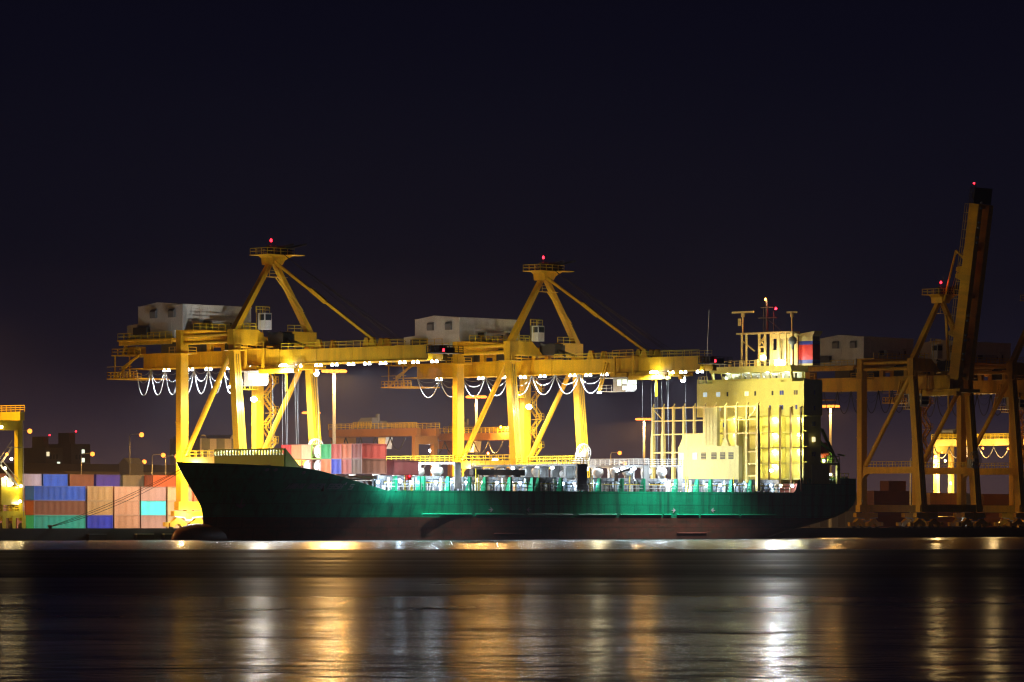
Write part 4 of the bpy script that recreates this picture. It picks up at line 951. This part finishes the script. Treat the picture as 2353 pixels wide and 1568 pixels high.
# beneath the dark cranes
g4 = 'containers on the quay under the dark cranes'
for k in range(3): container(12.19, (209.4,27,zc(k)+.35), DRED, ('dark red long container low in the stack below the dark cranes','dark red long container in the middle of the stack below the dark cranes','dark red long container topping the stack below the dark cranes')[k], g4)
container(6.06, (222.,33,zc(3)), DRED, 'dark red short container standing above the long ones below the cranes', g4); container(6.06, (222.,33,zc(2)), DRED, 'weathered red container under the short dark red one', g4); container(6.06, (222.,33,zc(1)), DRED, 'weathered red container under the short dark red one', g4); container(6.06, (222.,33,zc(0)), DRED, 'weathered red container under the short dark red one', g4)
for k in range(3): container(12.19, (229.,27,zc(k)), DRED if k < 2 else PEACH, ('dark brown container at the foot of the stack with the tan top','dark brown container under the tan one','tan container lit from behind below the dark cranes')[k], g4)
for k in range(3): container(12.19, (248.,27,zc(k)-.15), DBROWN, ('brown container at the foot of the rightmost stack','brown container in the middle of the rightmost stack','brown container on top of the rightmost stack')[k], g4)

# ------------------------------------------------------------------ yard gantries (rubber tyred)
def gantry(loc, label, lamps, yt, power, mat):
    r = thing('yard_gantry', loc, label, 'gantry crane', 'rubber tyred yard gantries')
    for yy in (0,23):
        for x in (.5,5.9): MB().post((x,yy,3.9),(x,yy,20.4),1.05,.9).build('leg', mat, r)
        MB().box(-.5,6.9,yy-.5,yy+.5,3.8,5.0).build('sill_beam', mat, r)
        MB().box(1.03,5.37,yy-.44,yy+.44,18.7,20.4).build('end_beam', mat, r)
        for x in (-.2,2.2,4.4,6.6):
            b = MB().prism([(x-.4,4.2),(x+.4,4.2),(x+.4,2.2),(x+.25,1.9),(x-.25,1.9),(x-.4,2.2)],'y',yy-.62,yy-.5).box(x-.35,x+.35,yy-.5,yy+.3,3.3,3.8).build('wheel_fork', mat, r)
            MB().cyl((x,yy-.48,QZ+.6),.6,.7,'y',16).build('tyre', M['black'], b)
    for x in (.5,5.9): MB().box(x-.5,x+.5,-1.0,24,20.41,21.9).build('girder', mat, r)
    for pa, pb in (((-.05,-1,21.9),(-.05,24,21.9)),((6.45,-1,21.9),(6.45,24,21.9)),((.6,-.55,5.0),(5.6,-.55,5.0))): MB().rail([pa,pb],1.1,1.2,.05,3).build('railing', M['winyel'], r)
    t = MB().box(.2,6.2,yt-2.6,yt+2.6,21.95,22.3).box(.8,3.,yt-2,yt+1.2,22.3,24.2).box(3.6,5.6,yt-1.6,yt+2,22.3,23.6).cyl((1.2,yt+1.6,23.1),.8,3.4,'x',12).box(2.3,2.9,yt-2.2,yt-1.6,23.6,25.0).build('trolley', M['grey'], r)
    MB().prism([(yt-4.6,20.2),(yt-2.4,20.2),(yt-2.4,17.9),(yt-4.2,17.9)],'x',2.2,4.2).build('operator_cab', M['white'], t)
    MB().rail([(.1,yt-2.6,22.3),(.1,yt+2.6,22.3)],1.0,.8,.05).build('railing', M['winyel'], t)
    m = MB()
    for k in range(5):
        y0 = 2+4.2*k
        m.tube([(-.3,y0+4.2*q/8,20.2-2.6*(1-abs(2*q/8-1)**2)) for q in range(9)],.13,5)
    m.build('festoon_cable', M['darkcable'], r)
    MB().box(1.2,5.2,-.95,.5,6.0,9.1).box(1.6,2.1,-.5,.3,5.,6.).box(4,4.6,-.5,.3,5.,6.).build('power_pack', mat, r)
    MB().box(1.3,2.3,-.9,.3,9.1,10.6).box(2.6,3.6,-.9,.3,9.1,10.6).build('electric_house', M['bldg'], r)
    MB().box(3.4,5.1,-.98,-.955,6.1,6.5).build('notice_plate', M['white'], r)
    s = MB().beam((4.9,-1.0,9.3),(.9,-1.0,12.9),.1,.35).beam((.9,-1.0,12.9),(3.6,-1.0,15.8),.1,.35).beam((4.9,-1.0,10.4),(.9,-1.0,14.),.07,.07).beam((.9,-1.0,14.),(3.6,-1.0,16.9),.07,.07).box(3.2,5.6,-1.2,-.4,15.75,15.85).box(0,1.2,-1.2,-.4,12.85,12.95)
    for q in range(9):
        s.box(4.9-.5*q-.1,4.9-.5*q+.1,-1.2,-.5,9.3+.45*q,9.35+.45*q)
    s.build('stair', M['grey'], r)
    MB().tube([(6.5,-.6,4),(6.5,-.6,20)],.05,4).tube([(6.5,-.1,4),(6.5,-.1,20)],.05,4).build('ladder', M['grey'], r)
    for (x,y,z,c) in lamps:
        o = MB().lathe((x,y,z),[(.06,-.25),(.24,-.12),(.26,.12),(.08,.28)],8).build('floodlight', {'s':M['L_sod'],'w':M['L_warm'],'b':M['L_white']}[c], r)
        point((x-.25,y-.35,z-.15), {'s':SOD,'w':WRM,'b':WHT}[c], power, .2, r, spot=150 if power > 3000 else None, blend=.6, aim=(-.1,.25,-1))
    return r
gantry((-54.1,8,0), 'yellow green yard gantry cut off by the left picture edge, lamps up its stair', [(1.0,-1.3,19.2,'w'),(2.2,-1.3,14.6,'s'),(3.2,-1.3,13.8,'w'),(1.8,-1.3,12.2,'w'),(1.9,-1.3,10.6,'w'),(3.3,-1.3,9.6,'w'),(5.4,-1.2,9.2,'w'),(5.2,-1.2,6.6,'w')], 17, 80, M['yellow_greenlit'])
gantry((93.,51.5,0), 'dim orange yard gantry behind the containers on deck', [(6.8,2,17.5,'b'),(-.6,-.8,12,'s'),(-.6,12,15,'s')], 14.5, 900, M['gantry'])
gantry((137.,66.,0), 'orange lit yard gantry seen between the legs of the second crane', [(-.6,6,17.6,'s'),(-.6,14,17.6,'s'),(3,3,19,'s'),(-1,2,23.,'s')], 17, 2600, M['gantry'])
gr4 = gantry((263.,29.,0), 'brightly lit yellow yard gantry behind the dark cranes', [(-.7,2,19.6,'s'),(-.7,9,19.8,'s'),(-.7,15,19.8,'s'),(-.7,20.5,19.,'s'),(-.7,21.5,10,'s'),(-.7,17.,7.5,'w'),(-.7,22.,15,'s'),(3,-1,17,'s'),(-.8,19.5,17,'w'),(-.8,18,12,'w'),(-.8,22.3,18,'w'),(-.8,20.5,8,'w')], 20.5, 6000, M['glaregantry'])

for p_ in ((-2.2,21.,17.5),(-2.2,13.,17.8),(-2.2,5.,17.8)): point(p_, (1,.66,.25), 2000, .3, gr4)  # bare points without fixtures, added to brighten the gantry beam
# ------------------------------------------------------------------ high masts and street lamps
def high_mast(x, y, z, label, watts, n=12, cone=180):
    r = thing('high_mast', (x,y,QZ), label, 'lamp mast', 'sodium high masts in the yard'); hh = z-QZ
    MB().tube([(0,0,0),(0,0,hh)],.42,10,.24).build('pole', M['ltgrey'], r)
    MB().tube([(1.75*math.cos(a),1.75*math.sin(a),hh-.15) for a in [k*math.pi/8 for k in range(17)]],.1,5).beam((-1.75,0,hh-.15),(1.75,0,hh-.15),.12,.12).beam((0,-1.75,hh-.15),(0,1.75,hh-.15),.12,.12).build('ring', M['ltgrey'], r)
    for k in range(n):
        a = 2*math.pi*k/n; MB().lathe((1.95*math.cos(a),1.95*math.sin(a),hh-.5),[(.3,-.2),(.56,-.05),(.5,.22),(.12,.36)],10).build('lamp', M['L_sod'], r)
    for k in range(3):
        a = 2*math.pi*k/3+.6; point((2.0*math.cos(a),2.0*math.sin(a),hh-1.1), SOD, watts/3, .45, r, spot=cone, blend=.12 if cone > 170 else .5)
    return r
high_mast(46.5,27.1,32,'tall sodium mast under the first crane boom, its lamp ring glowing orange',46000)
high_mast(192.2,128.2,32,'tall sodium mast behind the left leg of the second crane',22000)
high_mast(384.4,246.7,32,'distant sodium mast left of the cargo rack',70000)
high_mast(311.6,121.9,32,'tall sodium mast standing right of the deckhouse',18000)
high_mast(271.1,261.9,32,'distant sodium mast mostly hidden behind a leg of the first crane',30000)
high_mast(-62.,24.,46,'unseen sodium mast set outside the left picture edge to light the cranes',75000, 12, 160)  # both masts stand out of view, placed and raised for their light
high_mast(-104.,66.,46,'farther unseen sodium mast outside the left picture edge, added for light on the cranes',75000, 12, 160)
def street_lamp(x, y, z, label, arm=1.6, two=False, watts=9000, cone=160):
    r = thing('street_lamp', (x,y,QZ), label, 'street lamp', 'street lamps beyond the container yard'); hh = z-QZ
    MB().tube([(0,0,0),(0,0,hh-.6)],.2,7,.12).tube([(0,0,hh-.6),(.4,0,hh-.1),(arm*2.4,0,hh+.1)],.09,5).build('pole', M['ltgrey'], r)
    for d in ((arm*2.4,-arm*2.4) if two else (arm*2.4,)):
        MB().lathe((d,0,hh-.1),[(.1,-.62),(.42,-.5),(.6,-.1),(.5,.3),(.15,.5)],10).build('lamp', M['L_sod'], r); point((d,-.5,hh-.8), SOD, watts, .4, r, spot=cone, blend=.5)
    if two: MB().tube([(0,0,hh-.6),(-.4,0,hh-.1),(-arm*2.4,0,hh+.1)],.09,5).build('arm', M['ltgrey'], r)
for a in ((156.2,244.7,25.1,'leftmost tall street lamp, just right of the yellow green gantry'),(177.,228.,24.3,'tall street lamp on a thin pole left of the first crane leg'),(218.,291.5,20.8,'street lamp in front of the unlit towers'),(227.,281.8,18.8,'lowest street lamp above the mauve container'),(230.,277.9,20.5,'left of the two close street lamps beside the crane leg'),(233.5,276.6,20.2,'right of the two close street lamps beside the crane leg'),(418.,289.,23.3,'upper of two small lamps above the cargo deck'),(418.,287.,20.3,'lower of two small lamps above the cargo deck'),(361.,135.8,19.7,'small street lamp seen between the legs of the dark crane')): street_lamp(*a)

# ------------------------------------------------------------------ buildings behind the yard
def block(name, loc, label, build, cat='building', group=None):
    r = thing(name, loc, label, cat, group); build(r); return r
def silo(r):
    m = MB().box(0,13,0,14,0,28).box(13,18.5,.6,14,0,28)
    def arch(x, w): m.prism([(x+w*math.cos(a),28+w*.75*math.sin(a)) for a in [math.pi*k/12 for k in range(13)]],'y',.7,13)
    arch(2.1,1.6); arch(15.6,1.8)
    m.build('wall', M['bldg'], r)
    for x in (.8,7.2,14.2): MB().box(x,x+3.4,-.1 if x < 13 else .5,0 if x < 13 else .6,24.6,28).box(x+.8,x+2.6,-.1 if x < 13 else .5,0 if x < 13 else .6,23,24.6).build('panel', M['bldggreen'], r)
    for x in (1.7,8.1,15): MB().box(x,x+1.6,-.25 if x < 13 else .35,-.1 if x < 13 else .5,21,23.2).build('window', M['grey'], r)
    for k in range(6): MB().box(1.4+1.9*k,1.9+1.9*k,-.25,-.1,15,17.4).build('window', M['grey'], r)
block('warehouse', (426.5,470,QZ), 'pale grey building with rounded gables behind the first crane', silo)
street_lamp(426,448,11,'hidden lamp added to light the front of the pale gabled building',1.6,False,45000,None)  # this lamp and the next are unseen, added to brighten the gabled building
street_lamp(447,446,11,'hidden lamp added to light the right end of the pale gabled building',1.6,False,45000,None)
def shed(w, d, hgt):
    def f(r):
        MB().prism([(0,0),(0,hgt),(d*.25,hgt+2.2),(d*.5,hgt+.2),(d*.75,hgt+2.2),(d,hgt),(d,0)],'x',0,w).build('wall', M['warehouse'], r)
        for k in range(int(w/9)): MB().box(2+9*k,7+9*k,-.2,0,0,5).build('door', M['grey'], r)
    return f
block('warehouse', (205,330,QZ), 'long dark warehouse behind the rear containers', shed(120,40,15.))
block('warehouse', (165,300,QZ), 'dark low warehouse left of the long one', shed(60,26,12.5))
block('warehouse', (330,330,QZ), 'dark warehouse behind the second crane', shed(110,30,9.5))
block('warehouse', (520,330,QZ), 'dim warehouse beyond the deckhouse', shed(130,30,9.))
def towerb(w, hgt, lits):
    def f(r):
        MB().box(0,w,0,16,0,hgt).box(w*.3,w*.6,4,10,hgt,hgt+4).build('wall', M['tower'], r)
        for x, z, c in lits: MB().box(x,x+1.2,-.2,0,z,z+1.5).build('window', M[c], r)
        for k in range(5):
            for q in range(int(hgt/5)): 
                if (k*7+q*3)%4: MB().box(.4+k*w/5.5,1.2+k*w/5.5,-.15,0,4+5*q,5.6+5*q).build('window', M['glassdark'], r)
        MB().lathe((w*.45,2,hgt+4.2),[(.2,0),(.35,.3),(.2,.6)],8).build('warning_lamp', M['L_red'], r); MB().box(w*.45-.2,w*.45+.2,1.8,2.2,hgt+3.9,hgt+4.2).build('lamp_post', M['dark'], r)
    return f
block('apartment_tower', (511,640,QZ), 'unlit tower with one lit window and a red light, far left', towerb(8,28,[(5.4,21.5,'W_pale'),(.4,25,'W_warm')]), 'tower')
block('apartment_tower', (523,640,QZ), 'unlit tower with a column of lit windows and a red light', towerb(9,29.5,[(5,16,'W_pale'),(5,19.5,'W_pale'),(5,23,'W_pale'),(5,26,'W_pale')]), 'tower')
def shedlit(r):
    MB().box(0,4.5,0,4,0,16).prism([(0,16),(4,16),(2,17.5)],'x',-.3,4.8).build('wall', M['bldg'], r)
block('lift_house', (208,262,QZ), 'small pale roofed tower block behind the olive container', shedlit, 'building')

# ------------------------------------------------------------------ mooring lines, bollard, fenders, quay clutter
def rope(p, q, sag, label, r=.05):
    p, q = Vector(p), Vector(q)
    o = MB().tube([p+(q-p)*(k/16)-Vector((0,0,sag*4*(k/16)*(1-k/16))) for k in range(17)], r, 6).build('mooring_line', M['darkcable'])
    return tag(o, label, 'rope', 'mooring lines from the bow')
rope((-32.2,-15.3,12.1),(-47.4,.9,2.3),.5,'uppermost mooring line running from the bow tip to the quay')
rope((-31.9,-15.7,11.9),(-46.9,1.,2.3),1.1,'lowest and slackest mooring line from the bow to the quay')
rope((-32.1,-15.2,12.0),(-47.1,1.1,2.3),.8,'middle mooring line from the bow to the quay')
b = thing('bollard', (-47.2,1.0,QZ), 'dark iron bollard on the quay edge holding the mooring lines', 'bollard')
MB().lathe((0,0,0),[(.4,0),(.32,.15),(.28,.5),(.45,.65),(.42,.8),(.1,.85)],12).build('body', M['dark'], b)
MB().box(-.6,.6,-.4,.4,.0,.06).build('base', M['dark'], b)
for x, l in ((-27.,'rubber fender with a white edge plate, left of the pair near the bow'),(-20.6,'rubber fender with a white edge plate, nearest the bulb'),(-38.,'dull rubber fender on the quay face below the blue container')):
    f = thing('fender', (x,-.05,.6), l, 'fender', 'fenders on the quay face')
    MB().box(-2,2,-.75,0,-.6,.35).build('pad', M['black'], f); MB().box(-2,2,-.8,-.1,.36,.50).build('plate', M['white'] if x > -30 else M['grey'], f)
# terminal tractor under the dark cranes
def tractor(x, y, label):
    t = thing('terminal_tractor', (x,y,QZ), label, 'truck', 'terminal tractors on the quay')
    MB().box(0,5.,.2,2.3,.75,1.1).box(-.1,.4,.1,2.4,.5,1.0).box(4.4,4.9,.4,2.1,1.1,1.3).build('chassis', M['dark'], t)
    cb = MB().prism([(0,1.0),(1.8,1.0),(1.8,3.1),(.35,3.1),(0,2.2)],'y',.2,1.5).build('cab', M['white'], t)
    MB().prism([(.4,2.2),(1.6,2.2),(1.6,2.9),(.6,2.9)],'y',.15,.2).build('window', M['glassdark'], cb)
    for xx in (.9,3.6,4.5):
        for yy in (.0,2.1): MB().cyl((xx,yy,.5),.5,.35,'y',14).build('wheel', M['black'], t)
    for yy in (.5,2.): MB().lathe((-.14,yy,.8),[(.04,-.14),(.14,0),(.04,.14)],8).build('headlight', M['L_white'], t)
    point((-.5,1.2,.8), WHT, 60, .1, t)
tractor(218.5,9.,'white terminal tractor under the first dark crane'); tractor(246.,7.,'terminal tractor with lit headlights under the right dark crane')

# ------------------------------------------------------------------ haze
hz = MB().box(-640,1100,-640,1250,-3.2,78).build('haze', None)
hm = bpy.data.materials.new('haze_air'); hm.use_nodes = True; ht = hm.node_tree; ht.nodes.remove(ht.nodes['Principled BSDF'])
pv = ht.nodes.new('ShaderNodeVolumePrincipled'); pv.inputs['Color'].default_value = (.85,.80,.95,1); pv.inputs['Density'].default_value = .00013; pv.inputs['Anisotropy'].default_value = .3
ht.links.new(pv.outputs[0], ht.nodes['Material Output'].inputs['Volume']); hz.data.materials.append(hm); hz['kind'] = 'stuff'

# ------------------------------------------------------------------ render
SC.render.engine = 'CYCLES'
cy_ = SC.cycles
cy_.use_denoising = True
cy_.max_bounces = 6; cy_.diffuse_bounces = 2; cy_.glossy_bounces = 3; cy_.volume_bounces = 0; cy_.transmission_bounces = 2
cy_.sample_clamp_indirect = 4; cy_.sample_clamp_direct = 0; cy_.caustics_reflective = False; cy_.caustics_refractive = False
cy_.use_light_tree = True
SC.cycles.pixel_filter_type = 'BLACKMAN_HARRIS'; SC.cycles.filter_width = 1.2
SC.view_settings.view_transform = 'Standard'; SC.view_settings.look = 'None'; SC.view_settings.exposure = 0; SC.view_settings.gamma = 1
